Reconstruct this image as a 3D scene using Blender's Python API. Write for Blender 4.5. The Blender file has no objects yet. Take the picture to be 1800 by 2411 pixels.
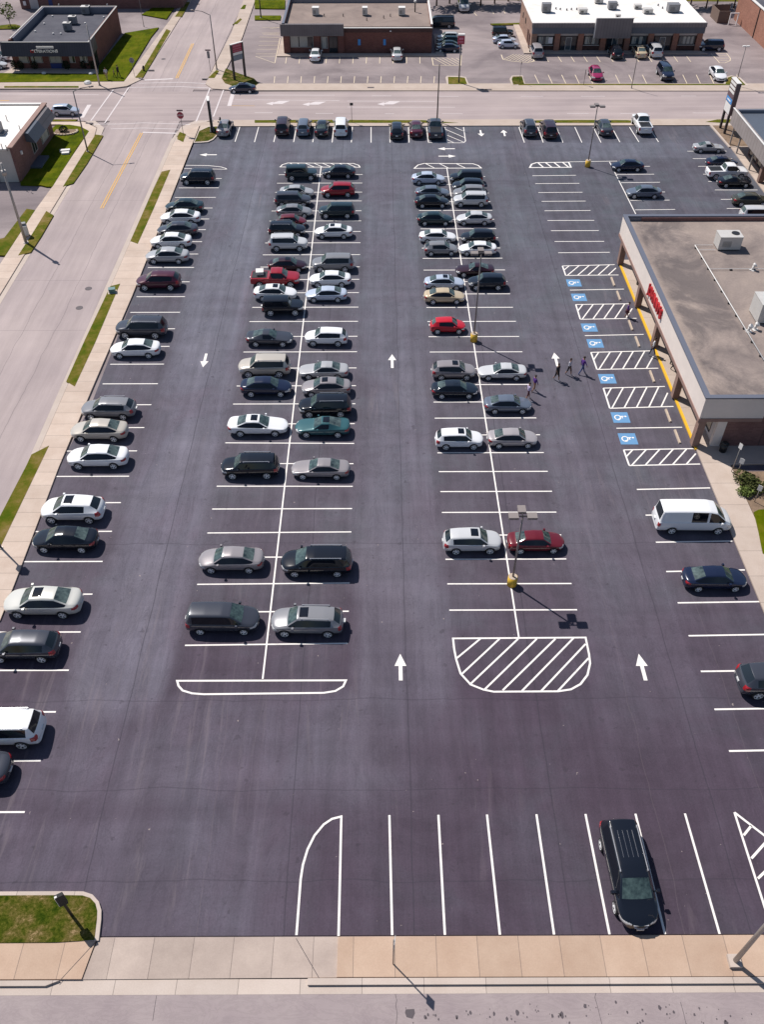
import bpy, bmesh, math, random
from mathutils import Vector, Matrix, noise
random.seed(7)
PI = math.pi
sc = bpy.context.scene
COL = sc.collection
# ------------------------------------------------------------------ camera and ground tracing
W, H, F, CH = 1800.0, 2411.0, 2000.0, 45.2
pit, yaw, rol = math.radians(44.6), math.radians(.1), math.radians(-.1)
FW = Vector((math.sin(yaw)*math.cos(pit), math.cos(yaw)*math.cos(pit), -math.sin(pit)))
R0 = Vector((math.cos(yaw), -math.sin(yaw), 0)); U0 = R0.cross(FW)
RT = math.cos(rol)*R0 + math.sin(rol)*U0
UP = -math.sin(rol)*R0 + math.cos(rol)*U0
def P(x, y, z=0.0):
    d = FW + RT*((x-W/2)/F) - UP*((y-H/2)/F)
    t = (z-CH)/d.z
    return Vector((d.x*t, d.y*t, z))
ZM = {'S': (0, 0, 1), 'D': (0, 0, 1/1.0896), 'r1': (0, 0, 2.7533), 'r2': (600, 0, 2.7533), 'V': (1200, 0, 2.7533), 'A': (0, 300, 2.7533),
      'B': (600, 300, 2.7533), 'C': (1200, 300, 2.7533), 'Dz': (0, 700, 2.7533), 'E': (500, 600, 2.7533), 'Fz': (900, 700, 3.304),
      'X4': (1300, 600, 3.304), 'G': (0, 1100, 2.7533), 'Hh': (400, 1000, 2.7533), 'I': (900, 1050, 3.304), 'J': (1400, 1000, 4.13),
      'K': (0, 1450, 2.7533), 'L': (1200, 1500, 2.7533), 'M': (1200, 1850, 2.7533), 'b0': (0, 2000, 2.7533), 'b1': (600, 2000, 2.7533),
      'N': (440, 280, 3.933), 'O': (960, 130, 4.589), 'Pz': (280, 80, 5.1625), 'Q': (0, 220, 5.507), 'T': (640, 0, 4.13),
      'U': (1000, 0, 6.608), 'Wz': (1460, 0, 4.859), 'R1': (0, 0, 5.507), 'Q4': (0, 420, 5.507), 'R5': (1560, 180, 6.508), 'Y7': (1440, 500, 4.589)}
def zz(k, x, y):
    o = ZM[k]; return (o[0]+x/o[2], o[1]+y/o[2])
def G(k, x, y, z=0.0): return P(*zz(k, x, y), z)
def pts(k, s, z=0.0):
    v = [float(t) for t in s.replace(',', ' ').split()]
    return [G(k, v[i], v[i+1], z) for i in range(0, len(v), 2)]
cd = bpy.data.cameras.new('camera'); cam = bpy.data.objects.new('camera', cd); COL.objects.link(cam)
M3 = Matrix((RT, UP, -FW)).transposed()
cam.matrix_world = Matrix.Translation((0, 0, CH)) @ M3.to_4x4()
cd.sensor_fit = 'HORIZONTAL'; cd.sensor_width = 36; cd.lens = 40.0; cd.clip_end = 2000; cd.clip_start = .5
sc.camera = cam
# ------------------------------------------------------------------ light
SUN_EL, SH_AZ = 52.5, -44.0
wd = bpy.data.worlds.new("World"); sc.world = wd; wd.use_nodes = True
nt = wd.node_tree; bg = nt.nodes['Background']; sky = nt.nodes.new('ShaderNodeTexSky')
sky.sky_type = 'NISHITA'; sky.sun_disc = False; sky.sun_elevation = math.radians(SUN_EL)
sky.sun_rotation = math.radians(90-(SH_AZ+180)); sky.altitude = 100; sky.air_density = 1.0; sky.dust_density = .6
nt.links.new(sky.outputs[0], bg.inputs[0]); bg.inputs[1].default_value = .076
sl = bpy.data.lights.new('sun', 'SUN'); sl.energy = 4.85; sl.angle = math.radians(.5); sl.color = (1, .95, .89)
so = bpy.data.objects.new('sun', sl); COL.objects.link(so); so.location = (-40, 90, 80)
az = math.radians(SH_AZ); el = math.radians(SUN_EL)
dirv = Vector((math.cos(az)*math.cos(el), math.sin(az)*math.cos(el), -math.sin(el)))
so.rotation_euler = dirv.to_track_quat('-Z', 'Y').to_euler()
sc.view_settings.view_transform = 'Standard'; sc.view_settings.look = 'None'; sc.view_settings.exposure = .16; sc.view_settings.gamma = 1
# ------------------------------------------------------------------ materials
def srgb(r, g, b):
    f = lambda c: (c/255/12.92 if c/255 <= .04045 else ((c/255+.055)/1.055)**2.4)
    return (f(r), f(g), f(b), 1)
MATS = {}
def mat(name, col, rough=.8, metal=0.0, coat=0.0, spec=.5, var=0.0, vscale=1.0, bump=0.0, bscale=20.0, stretch=None, col2=None, emit=None):
    if name in MATS: return MATS[name]
    m = bpy.data.materials.new(name); m.use_nodes = True; n = m.node_tree; b = n.nodes['Principled BSDF']; MATS[name] = m
    c = (*col[:3], 1)
    b.inputs['Base Color'].default_value = c; b.inputs['Roughness'].default_value = rough; b.inputs['Metallic'].default_value = metal
    b.inputs['Coat Weight'].default_value = coat; b.inputs['Coat Roughness'].default_value = .04; b.inputs['Specular IOR Level'].default_value = spec
    if emit: b.inputs['Emission Color'].default_value = c; b.inputs['Emission Strength'].default_value = emit
    if var or bump:
        tc = n.nodes.new('ShaderNodeTexCoord'); mp = n.nodes.new('ShaderNodeMapping'); n.links.new(tc.outputs['Object'], mp.inputs[0])
        if stretch: mp.inputs['Scale'].default_value = stretch
    if var:
        tx = n.nodes.new('ShaderNodeTexNoise'); tx.inputs['Scale'].default_value = vscale; tx.inputs['Detail'].default_value = 6; tx.inputs['Roughness'].default_value = .65
        n.links.new(mp.outputs[0], tx.inputs[0])
        rp = n.nodes.new('ShaderNodeValToRGB'); rp.color_ramp.elements[0].position = .32; rp.color_ramp.elements[1].position = .68
        c2 = col2 or tuple(x*(1+var) for x in c[:3])
        rp.color_ramp.elements[0].color = (*[x*(1-var) for x in c[:3]], 1); rp.color_ramp.elements[1].color = (*c2[:3], 1)
        n.links.new(tx.outputs[0], rp.inputs[0]); n.links.new(rp.outputs[0], b.inputs['Base Color'])
    if bump:
        t2 = n.nodes.new('ShaderNodeTexNoise'); t2.inputs['Scale'].default_value = bscale; t2.inputs['Detail'].default_value = 4
        n.links.new(mp.outputs[0], t2.inputs[0]); bp = n.nodes.new('ShaderNodeBump'); bp.inputs['Strength'].default_value = bump; bp.inputs['Distance'].default_value = .05
        n.links.new(t2.outputs[0], bp.inputs['Height']); n.links.new(bp.outputs[0], b.inputs['Normal'])
    return m
class NB:                                                            # small node-graph helper
    def __init__(s, name):
        s.m = bpy.data.materials.new(name); s.m.use_nodes = True; s.n = s.m.node_tree.nodes; s.l = s.m.node_tree.links
        s.b = s.n['Principled BSDF']; s.tc = s.n.new('ShaderNodeTexCoord'); MATS[name] = s.m
    def mapn(s, scale=(1, 1, 1), loc=(0, 0, 0)):
        m = s.n.new('ShaderNodeMapping'); m.inputs['Scale'].default_value = scale; m.inputs['Location'].default_value = loc
        s.l.new(s.tc.outputs['Object'], m.inputs[0]); return m.outputs[0]
    def noise(s, v, scale, detail=5, rough=.6, dist=0):
        t = s.n.new('ShaderNodeTexNoise'); t.inputs['Scale'].default_value = scale; t.inputs['Detail'].default_value = detail
        t.inputs['Roughness'].default_value = rough; t.inputs['Distortion'].default_value = dist; s.l.new(v, t.inputs[0]); return t.outputs[0]
    def ramp(s, f, *stops):
        r = s.n.new('ShaderNodeValToRGB'); e = r.color_ramp.elements
        while len(e) < len(stops): e.new(.5)
        for i, (p, c) in enumerate(stops): e[i].position = p; e[i].color = (*(c if not isinstance(c, (int, float)) else (c, c, c))[:3], 1)
        s.l.new(f, r.inputs[0]); return r.outputs[0]
    def mix(s, f, a, b, mode='MIX'):
        x = s.n.new('ShaderNodeMix'); x.data_type = 'RGBA'; x.blend_type = mode
        for sock, v in ((x.inputs[0], f), (x.inputs[6], a), (x.inputs[7], b)):
            if isinstance(v, (int, float)): sock.default_value = v
            elif isinstance(v, tuple): sock.default_value = (*v[:3], 1)
            else: s.l.new(v, sock)
        return x.outputs[2]
    def math(s, op, a, b=None):
        x = s.n.new('ShaderNodeMath'); x.operation = op
        for i, v in enumerate((a, b)):
            if v is None: continue
            if isinstance(v, (int, float)): x.inputs[i].default_value = v
            else: s.l.new(v, x.inputs[i])
        return x.outputs[0]
    def xyz(s):
        x = s.n.new('ShaderNodeSeparateXYZ'); s.l.new(s.tc.outputs['Object'], x.inputs[0]); return x.outputs
    def out(s, col, rough=.9, bump=None, bs=.3):
        s.l.new(col, s.b.inputs['Base Color']); s.b.inputs['Roughness'].default_value = rough; s.b.inputs['Specular IOR Level'].default_value = .25
        if bump is not None:
            bp = s.n.new('ShaderNodeBump'); bp.inputs['Strength'].default_value = bs; bp.inputs['Distance'].default_value = .03
            s.l.new(bump, bp.inputs['Height']); s.l.new(bp.outputs[0], s.b.inputs['Normal'])
        return s.m
# fresh dark asphalt of the lot: long wheel streaks, cloudy stains, paving seams
a = NB('lot_asphalt')
x, y, _ = a.xyz()
wobx = a.math('MULTIPLY', a.math('SUBTRACT', a.noise(a.mapn((.25, .05, 1)), 1.0, 4), .5), 2.6)
xx = a.math('ADD', x, wobx); yy = a.math('ADD', y, a.math('MULTIPLY', a.math('SUBTRACT', a.noise(a.mapn((.06, .25, 1), (5, 2, 0)), 1.0, 4), .5), 3.0))
def clampd(v):
    m_ = a.n.new('ShaderNodeClamp'); a.l.new(v, m_.inputs[0]); return m_.outputs[0]
def band(v, v0, v1, s_):
    return a.math('MULTIPLY', clampd(a.math('DIVIDE', a.math('SUBTRACT', v, v0), s_)), clampd(a.math('DIVIDE', a.math('SUBTRACT', v1, v), s_)))
lanes = a.math('MAXIMUM', a.math('MAXIMUM', band(xx, -20.2, -12.6, 1.5), a.math('MULTIPLY', band(xx, -2.4, 4.8, 1.3), .62)), a.math('MULTIPLY', band(xx, 13.2, 20.6, 1.6), .28))
lanes = a.math('MULTIPLY', lanes, band(yy, 25.0, 121.0, 5.0))
lanes = a.math('MAXIMUM', lanes, a.math('MULTIPLY', band(yy, 110.5, 119.0, 2.0), .7))
lanes = a.math('MAXIMUM', lanes, a.math('MULTIPLY', a.math('MULTIPLY', band(yy, 21.0, 31.5, 3.0), band(xx, -24.0, 4.5, 6.0)), .5))
lanes = a.math('MAXIMUM', lanes, a.math('MULTIPLY', a.math('MULTIPLY', band(yy, 13.0, 24.0, 3.0), band(xx, -26.0, -3.0, 4.0)), .42))
lanes = a.math('MULTIPLY', lanes, a.ramp(a.noise(a.mapn((1, .3, 1), (2, 8, 0)), .22, 5, .6), (.3, .55), (.6, 1.0)))
stall = a.ramp(a.noise(a.mapn(), .16, 6, .62, .5), (.34, (.067, .051, .071)), (.5, (.075, .060, .081)), (.66, (.077, .069, .089)))
stall = a.mix(1.0, stall, a.ramp(a.math('DIVIDE', a.math('SUBTRACT', yy, 30.0), 14.0), (0, (.87, .81, .85)), (1, (1.24, 1.34, 1.26))), 'MULTIPLY')
drive = a.ramp(a.noise(a.mapn((1, .5, 1), (11, 3, 0)), .14, 6, .62, .5), (.36, (.128, .106, .138)), (.5, (.130, .119, .152)), (.64, (.150, .136, .168)))
big = a.mix(lanes, stall, drive)
big = a.mix(1.0, big, a.ramp(a.math('DIVIDE', a.math('SUBTRACT', yy, 45.0), 50.0), (0, (1, 1, 1)), (1, (.93, 1.05, 1.04))), 'MULTIPLY')
streak = a.ramp(a.noise(a.mapn((1.0, .028, 1)), .9, 5, .62), (.36, .88), (.5, 1.0), (.66, 1.14))
c = a.mix(1.0, big, streak, 'MULTIPLY')
s2 = a.ramp(a.noise(a.mapn((.05, .8, 1)), .8, 4, .6), (.35, .93), (.65, 1.06)); c = a.mix(1.0, c, s2, 'MULTIPLY')
swirl = a.ramp(a.noise(a.mapn((.5, .5, 1)), .35, 7, .7, 2.2), (.38, .90), (.5, 1.0), (.64, 1.09)); c = a.mix(1.0, c, swirl, 'MULTIPLY')
tyre = a.ramp(a.noise(a.mapn((.8, .14, 1), (1, 5, 0)), .8, 5, .7, 1.6), (.47, 0.0), (.495, 1.0), (.52, 0.0)); c = a.mix(a.math('MULTIPLY', tyre, .22), c, (.035, .030, .042))
fine = a.ramp(a.noise(a.mapn(), 9, 4, .7), (.3, .88), (.7, 1.12)); c = a.mix(1.0, c, fine, 'MULTIPLY')
drip = a.ramp(a.noise(a.mapn((1, 1, 1), (3, 1, 0)), 1.5, 3, .5), (.665, 0.0), (.71, 1.0)); c = a.mix(a.math('MULTIPLY', drip, .35), c, (.03, .026, .034))
chip = a.ramp(a.noise(a.mapn((1, 1, 1), (13, 21, 0)), 3.1, 2, .5), (.755, 0.0), (.775, 1.0)); c = a.mix(a.math('MULTIPLY', chip, .7), c, (.34, .28, .26))
pale = a.ramp(a.noise(a.mapn((1.3, .09, 1), (3, 9, 0)), 1.0, 6, .65, 1.1), (.56, 0.0), (.68, 1.0))
zone = a.math('MAXIMUM', a.ramp(a.noise(a.mapn((1, 1, 1), (7, 3, 0)), .045, 3), (.5, 0.0), (.62, 1.0)), a.math('MULTIPLY', band(yy, 13, 40, 6.0), band(xx, -30, -4, 6.0)))
c = a.mix(a.math('MULTIPLY', a.math('MULTIPLY', pale, zone), .3), c, (.20, .165, .18))
x, y, _ = a.xyz()
def seam(nb, coord, other, pos, wid, amp=.35):
    wob = nb.math('MULTIPLY', nb.math('SUBTRACT', nb.noise(nb.mapn((.12, .12, 1), (pos, 0, 0)), 1.2, 3), .5), amp)
    d = nb.math('ABSOLUTE', nb.math('SUBTRACT', nb.math('ADD', coord, wob), pos))
    return nb.math('LESS_THAN', d, wid)
for pos in (-15.6, 1.6, 18.6, -5.0, 9.6): c = a.mix(a.math('MULTIPLY', seam(a, x, y, pos, .035), .45), c, (.03, .028, .038))
for pos in (18.2, 23.4, 29.3, 42.6): c = a.mix(a.math('MULTIPLY', seam(a, y, x, pos, .035, .9), .33), c, (.032, .029, .04))
for pos in (-9.3, 15.3, 21.5): c = a.mix(a.math('MULTIPLY', seam(a, x, y, pos, .022, .8), .22), c, (.15, .12, .13))
a.out(c, .88, a.noise(a.mapn(), 14, 4, .7), .25)
# older pale asphalt of the streets
a = NB('street_asphalt')
c = a.ramp(a.noise(a.mapn(), .12, 6, .6), (.3, (.325, .268, .268)), (.7, (.405, .335, .325)))
c = a.mix(1.0, c, a.ramp(a.noise(a.mapn((1.1, .07, 1)), .8, 5, .65), (.3, .86), (.7, 1.10)), 'MULTIPLY')
c = a.mix(1.0, c, a.ramp(a.noise(a.mapn(), 12, 4, .7), (.3, .94), (.7, 1.06)), 'MULTIPLY')
x, y, _ = a.xyz()
for pos in (-34.6, -31.6): c = a.mix(a.math('MULTIPLY', seam(a, x, y, pos, .03, .9), .4), c, (.09, .08, .09))
for pos in (80.5, 99.5, 71.0): c = a.mix(a.math('MULTIPLY', seam(a, y, x, pos, .035, .4), .35), c, (.1, .09, .1))
a.out(c, .9)
a = NB('cross_street_asphalt')
c = a.ramp(a.noise(a.mapn(), .10, 6, .6), (.3, (.32, .262, .262)), (.7, (.395, .325, .315)))
c = a.mix(1.0, c, a.ramp(a.noise(a.mapn((.03, .75, 1)), 1.0, 4, .65), (.3, .85), (.7, 1.12)), 'MULTIPLY')
c = a.mix(1.0, c, a.ramp(a.noise(a.mapn(), 10, 4, .7), (.3, .95), (.7, 1.05)), 'MULTIPLY'); a.out(c, .9)
a = NB('near_street_asphalt')
c = a.ramp(a.noise(a.mapn(), .5, 6, .6), (.3, (.275, .225, .232)), (.7, (.335, .28, .278)))
c = a.mix(1.0, c, a.ramp(a.noise(a.mapn(), 25, 4, .7), (.3, .94), (.7, 1.06)), 'MULTIPLY')
arc = a.ramp(a.noise(a.mapn((.35, .9, 1)), 1.2, 6, .7, 3.0), (.44, 1.0), (.5, .86), (.56, 1.0)); c = a.mix(.7, c, arc, 'MULTIPLY')
a.out(c, .9)
# old parking lots of the neighbours
a = NB('old_lot_asphalt')
c = a.ramp(a.noise(a.mapn(), .07, 6, .62, .6), (.34, (.165, .135, .142)), (.5, (.25, .208, .21)), (.66, (.32, .265, .262)))
c = a.mix(1.0, c, a.ramp(a.noise(a.mapn((.1, .6, 1)), .6, 5, .65), (.3, .86), (.7, 1.1)), 'MULTIPLY')
c = a.mix(1.0, c, a.ramp(a.noise(a.mapn(), 5, 4, .7), (.3, .93), (.7, 1.07)), 'MULTIPLY'); a.out(c, .9)
def concrete(name, c1, c2, sx=0, sy=0, off=(0, 0)):
    a = NB(name); c = a.ramp(a.noise(a.mapn(), .5, 6, .65), (.3, c1), (.7, c2))
    x, y, _ = a.xyz()
    cell = None
    for s_, v, o in ((sx, x, off[0]), (sy, y, off[1])):
        if s_:
            q = a.math('DIVIDE', a.math('ADD', v, 1000+o), s_)
            fr = a.math('FRACT', q); ln = a.math('LESS_THAN', fr, .035/s_)
            wn = a.n.new('ShaderNodeTexWhiteNoise'); wn.noise_dimensions = '1D'; a.l.new(a.math('FLOOR', q), wn.inputs['W'])
            c = a.mix(1.0, c, a.ramp(wn.outputs['Value'], (0, .92), (1, 1.06)), 'MULTIPLY')
            c = a.mix(a.math('MULTIPLY', ln, .6), c, (.11, .09, .085))
    c = a.mix(1.0, c, a.ramp(a.noise(a.mapn(), 14, 4, .7), (.3, .94), (.7, 1.06)), 'MULTIPLY')
    a.out(c, .9); return MATS[name]
CT, CT2 = (.47, .365, .30), (.56, .455, .385)
concrete('walk_y', CT, CT2, 0, 1.52)
concrete('walk_x', CT, CT2, 2.0, 0)
concrete('apron', (.43, .375, .35), (.50, .44, .41))
concrete('kerb_concrete', (.46, .38, .33), (.52, .44, .39), 3, 0)
concrete('plain_walk', (.42, .335, .28), (.49, .405, .35), 0, 2.4)
concrete('near_walk_tan', (.41, .285, .21), (.48, .35, .265), 2.06, 0, (.55, 0))
concrete('near_walk_grey', (.35, .28, .245), (.46, .375, .325), 2.0, 0, (1.45, 0))
a = NB('grass')
c = a.ramp(a.noise(a.mapn(), .35, 7, .7), (.38, (.046, .066, .001)), (.5, (.078, .098, .001)), (.63, (.112, .112, .006)))
c = a.mix(1.0, c, a.ramp(a.noise(a.mapn((1, .2, 1)), 2.2, 4, .7), (.3, .8), (.7, 1.2)), 'MULTIPLY')
a.out(c, .95, a.noise(a.mapn(), 12, 5, .8), .8); a.b.inputs['Specular IOR Level'].default_value = .05
a = NB('worn_grass')
c = a.ramp(a.noise(a.mapn(), .75, 8, .78), (.36, (.020, .040, .002)), (.46, (.052, .064, .006)), (.52, (.088, .078, .016)), (.58, (.13, .098, .035)), (.64, (.29, .20, .11)))
c = a.mix(1.0, c, a.ramp(a.noise(a.mapn(), 6, 5, .8), (.35, .7), (.65, 1.35)), 'MULTIPLY')
a.out(c, .95, a.noise(a.mapn(), 18, 5, .8), .9); a.b.inputs['Specular IOR Level'].default_value = .05
a = NB('verge_grass')
c = a.ramp(a.noise(a.mapn(), .45, 8, .78), (.38, (.055, .085, .004)), (.48, (.095, .10, .010)), (.57, (.15, .12, .025)), (.66, (.21, .15, .06)))
a.out(c, .95, a.noise(a.mapn(), 18, 5, .8), .9); a.b.inputs['Specular IOR Level'].default_value = .05
mat('soil', (.20, .135, .09), .95, var=.3, vscale=1.3, bump=.5, bscale=8)
def wornpaint(name, col, under):
    a = NB(name); c = a.mix(a.ramp(a.noise(a.mapn(), 3.2, 7, .8), (.54, 0.0), (.70, .5)), col, under); a.out(c, .7)
wornpaint('paint_white', (.80, .76, .72), (.3, .27, .27)); wornpaint('paint_cream', (.72, .60, .44), (.3, .25, .22)); wornpaint('paint_street', (.60, .54, .54), (.33, .28, .28))
wornpaint('paint_yellow', (.62, .36, .10), (.3, .24, .2)); wornpaint('kerb_yellow', (.74, .42, .03), (.5, .33, .12)); wornpaint('paint_blue', (.12, .27, .47), (.12, .2, .34))
mat('rubber', (.02, .02, .021), .8); mat('trim', (.015, .015, .017), .45); mat('rim', (.85, .84, .85), .4, .0); mat('dark_rim', (.05, .05, .055), .35, .5)
mat('chrome', (.6, .6, .62), .25, .5); mat('lamp_body', (.25, .215, .205), .5, .2)
mat('side_glass', (.006, .008, .014), .03, spec=.5); mat('windshield_glass', (.018, .034, .045), .05, spec=.6, var=.5, vscale=2.6, col2=(.085, .13, .125))
mat('rear_glass', (.035, .055, .065), .05, spec=.6, var=.5, vscale=2.2, col2=(.11, .15, .145)); mat('rear_glass_dark', (.012, .018, .024), .05, spec=.6)
mat('headlight', (.60, .60, .60), .12, coat=1); mat('taillight', (.35, .008, .014), .2, coat=1); mat('plate', (.6, .6, .6), .5)
def paint(n, r, g, b, metal=.0, rough=.3): return mat('paint_' + n, (r, g, b), rough, metal*.35, 1.0, .2)
paint('white car', .78, .78, .80); paint('silver', .60, .60, .61, .45, .28); paint('silver-beige', .50, .455, .40, .4); paint('champagne', .58, .57, .53, .35)
paint('light grey', .42, .42, .435, .4); paint('grey', .235, .235, .25, .4, .26); paint('dark grey', .048, .052, .068, .35, .25); paint('black', .007, .009, .015, .0, .16)
paint('dark blue', .011, .017, .045, .15, .22); paint('blue-black', .012, .018, .030, .15, .22); paint('blue', .02, .035, .15, .15, .25); paint('dark teal', .011, .028, .035, .15, .22)
paint('teal', .035, .11, .125, .35); paint('red', .52, .012, .025); paint('crimson', .30, .012, .024); paint('dark red', .13, .010, .018, .1); paint('maroon', .075, .012, .028, .15)
paint('near-black maroon', .028, .006, .012, .1); paint('olive', .055, .055, .040, .3); paint('beige', .55, .44, .30, .3); paint('silver-blue', .46, .52, .63, .4)
paint('pale blue', .48, .54, .66, .3); paint('steel blue', .125, .15, .20, .4); paint('pink-silver', .38, .35, .36, .4); paint('brown-grey', .29, .265, .275, .4, .26); paint('magenta', .30, .02, .09)
# ------------------------------------------------------------------ object helpers
def tag(o, label=None, cat=None, group=None, kind=None):
    if label: o['label'] = label
    if cat: o['category'] = cat
    if group: o['group'] = group
    if kind: o['kind'] = kind
    return o
def empty(name, loc=(0, 0, 0), rz=0.0, label=None, cat=None, group=None, scale=1):
    o = bpy.data.objects.new(name, None); COL.objects.link(o); o.location = loc; o.rotation_euler = (0, 0, rz); o.scale = (scale,)*3
    o.empty_display_size = .3
    return tag(o, label, cat, group)
def mobj(name, me, parent=None, mats=None):
    o = bpy.data.objects.new(name, me); COL.objects.link(o)
    if mats:
        for m in mats: me.materials.append(MATS[m] if isinstance(m, str) else m)
    o.parent = parent
    return o
class B:
    def __init__(s): s.bm = bmesh.new()
    def box(s, x0, x1, y0, y1, z0, z1, mi=0, taper=0):
        t = taper
        v = [s.bm.verts.new(p) for p in ((x0, y0, z0), (x1, y0, z0), (x1, y1, z0), (x0, y1, z0), (x0+t, y0+t, z1), (x1-t, y0+t, z1), (x1-t, y1-t, z1), (x0+t, y1-t, z1))]
        for f in ((3, 2, 1, 0), (4, 5, 6, 7), (0, 1, 5, 4), (1, 2, 6, 5), (2, 3, 7, 6), (3, 0, 4, 7)):
            s.bm.faces.new([v[i] for i in f]).material_index = mi
        return s
    def poly(s, ps, mi=0):
        v = [s.bm.verts.new(p) for p in ps]; f = s.bm.faces.new(v); f.material_index = mi
        f.normal_update()
        if f.normal.z < 0: f.normal_flip()
        return f
    def prism(s, ps, z0, z1, mi=0):
        ps = [Vector((p[0], p[1])) for p in ps]
        ar = sum(ps[i].x*ps[(i+1) % len(ps)].y - ps[(i+1) % len(ps)].x*ps[i].y for i in range(len(ps)))
        if ar < 0: ps = ps[::-1]
        lo = [s.bm.verts.new((p.x, p.y, z0)) for p in ps]; hi = [s.bm.verts.new((p.x, p.y, z1)) for p in ps]
        s.bm.faces.new(hi).material_index = mi; s.bm.faces.new(lo[::-1]).material_index = mi
        for i in range(len(ps)):
            j = (i+1) % len(ps); s.bm.faces.new((lo[i], lo[j], hi[j], hi[i])).material_index = mi
        return s
    def cyl(s, p0, p1, r0, r1=None, n=10, mi=0, caps=True):
        p0, p1 = Vector(p0), Vector(p1); r1 = r0 if r1 is None else r1
        q = (p1-p0).to_track_quat('Z', 'Y'); A = []; C = []
        for i in range(n):
            a_ = 2*PI*i/n; v = Vector((math.cos(a_), math.sin(a_), 0)); A.append(s.bm.verts.new(p0+q@(v*r0))); C.append(s.bm.verts.new(p1+q@(v*r1)))
        for i in range(n):
            j = (i+1) % n; f = s.bm.faces.new((A[i], A[j], C[j], C[i])); f.material_index = mi; f.smooth = n > 6
        if caps:
            s.bm.faces.new(A[::-1]).material_index = mi; s.bm.faces.new(C).material_index = mi
        return s
    def line(s, p, q, w, z, mi=0, ext=0):
        p, q = Vector((p[0], p[1], 0)), Vector((q[0], q[1], 0)); d = (q-p).normalized(); n = Vector((-d.y, d.x, 0))*w/2; p = p-d*ext; q = q+d*ext
        vs = [p-n, q-n, q+n, p+n]
        for v in vs: v.z = z
        s.poly(vs, mi); return s
    def path(s, ps, w, z, mi=0, closed=False):
        ps = [Vector((p[0], p[1], 0)) for p in ps]; n = len(ps); L = []; Rr = []
        for i in range(n):
            a_ = ps[i-1] if (i > 0 or closed) else None; b_ = ps[(i+1) % n] if (i < n-1 or closed) else None
            d1 = (ps[i]-a_).normalized() if a_ is not None else None; d2 = (b_-ps[i]).normalized() if b_ is not None else None
            d1 = d1 or d2; d2 = d2 or d1
            n1 = Vector((-d1.y, d1.x, 0)); n2 = Vector((-d2.y, d2.x, 0)); m = (n1+n2); m = m.normalized() if m.length > .01 else n1
            k = 1/max(.45, m.dot(n1)); L.append(ps[i]+m*w/2*k); Rr.append(ps[i]-m*w/2*k)
        for v in L+Rr: v.z = z
        for i in range(n-1+(1 if closed else 0)):
            j = (i+1) % n; s.poly([Rr[i], Rr[j], L[j], L[i]], mi)
        return s
    def done(s, name, mats, parent=None, bevel=0):
        if bevel:
            bmesh.ops.bevel(s.bm, geom=s.bm.edges[:], offset=bevel, segments=1, affect='EDGES', clamp_overlap=True)
        me = bpy.data.meshes.new(name); s.bm.to_mesh(me); s.bm.free()
        return mobj(name, me, parent, [mats] if isinstance(mats, str) else mats)
def sheet(name, ps, m, z, kind='structure'):
    b = B(); b.poly([(p[0], p[1], z) for p in ps]); o = b.done(name, m); o['kind'] = kind; return o
def slab(name, ps, m, z1, z0=-.03, kind='structure', parent=None):
    b = B(); b.prism(ps, z0, z1); o = b.done(name, m, parent)
    if kind: o['kind'] = kind
    return o
# ------------------------------------------------------------------ ground, streets, pavements
sheet('ground', [(-700, -300), (700, -300), (700, 1200), (-700, 1200)], 'old_lot_asphalt', -.05)
KX0, KX1 = -38.4, -28.45                                             # kerb lines of the left street
b = B(); b.poly([(x_, y_, 0) for x_, y_ in ((-28, 15.5), (60, 15.5), (60, 122.75), (-25.2, 122.75), (-25.2, 60), (-27, 30), (-50, 24), (-50, 15.5))])
o = b.done('parking_lot', 'lot_asphalt'); o['kind'] = 'structure'
sheet('left_street', [(KX0, 20), (KX1, 20), (KX1, 125.1), (KX1, 260), (KX0-.3, 260), (KX0, 125.1)], 'street_asphalt', .012)
sheet('cross_street', [(-300, 125.1), (300, 125.1), (300, 136.9), (-300, 136.9)], 'cross_street_asphalt', .018)
# vertical street beyond the junction is a little further right
tl = [(404, 80), (369, 135), (336, 188.5), (305, 203)]; tr = [(577, 0), (540, 78), (488, 189)]
b = B(); b.poly([(p.x, p.y, .006) for p in [P(299, 212), P(336, 188.5), P(369, 135), P(404, 80), P(456, 0), P(520, -110), P(650, -110), P(577, 0), P(540, 80), P(488, 189), P(510, 212)]])
o = b.done('far_street', 'street_asphalt'); o['kind'] = 'structure'
sheet('near_street', [(-60, -10), (60, -10), (60, 12.85), (-60, 12.85)], 'near_street_asphalt', .0)
# near pavement
KZ = .12
slab('near_sidewalk', [(P(797, 2206).x, 13.55), (60, 13.45), (60, 15.45), (P(797, 2206).x, 15.4)], 'near_walk_tan', KZ)
slab('driveway_apron', [(P(215, 2212).x, 13.5), (P(797, 2206).x-.004, 13.55), (P(797, 2206).x-.004, 15.42), (P(232, 2212).x, 15.42)], 'near_walk_grey', .05)
slab('near_sidewalk', [(-60, 13.5), (P(215, 2212).x-.004, 13.5), (P(228, 2212).x, 15.3), (-60, 15.3)], 'near_walk_tan', KZ)
b = B(); b.prism([(P(725, 2315).x, 13.2), (60, 13.2), (60, 13.445), (P(725, 2315).x, 13.5)], -.03, .14)
b.prism([(-60, 13.2), (P(110, 2315).x, 13.2), (P(140, 2315).x, 13.44), (-60, 13.44)], -.03, .14)
o = b.done('near_kerb', 'kerb_concrete'); o['kind'] = 'structure'
sheet('near_gutter', [(-60, 12.8), (60, 12.86), (60, 13.5), (-60, 13.5)], 'kerb_concrete', .006)
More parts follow.
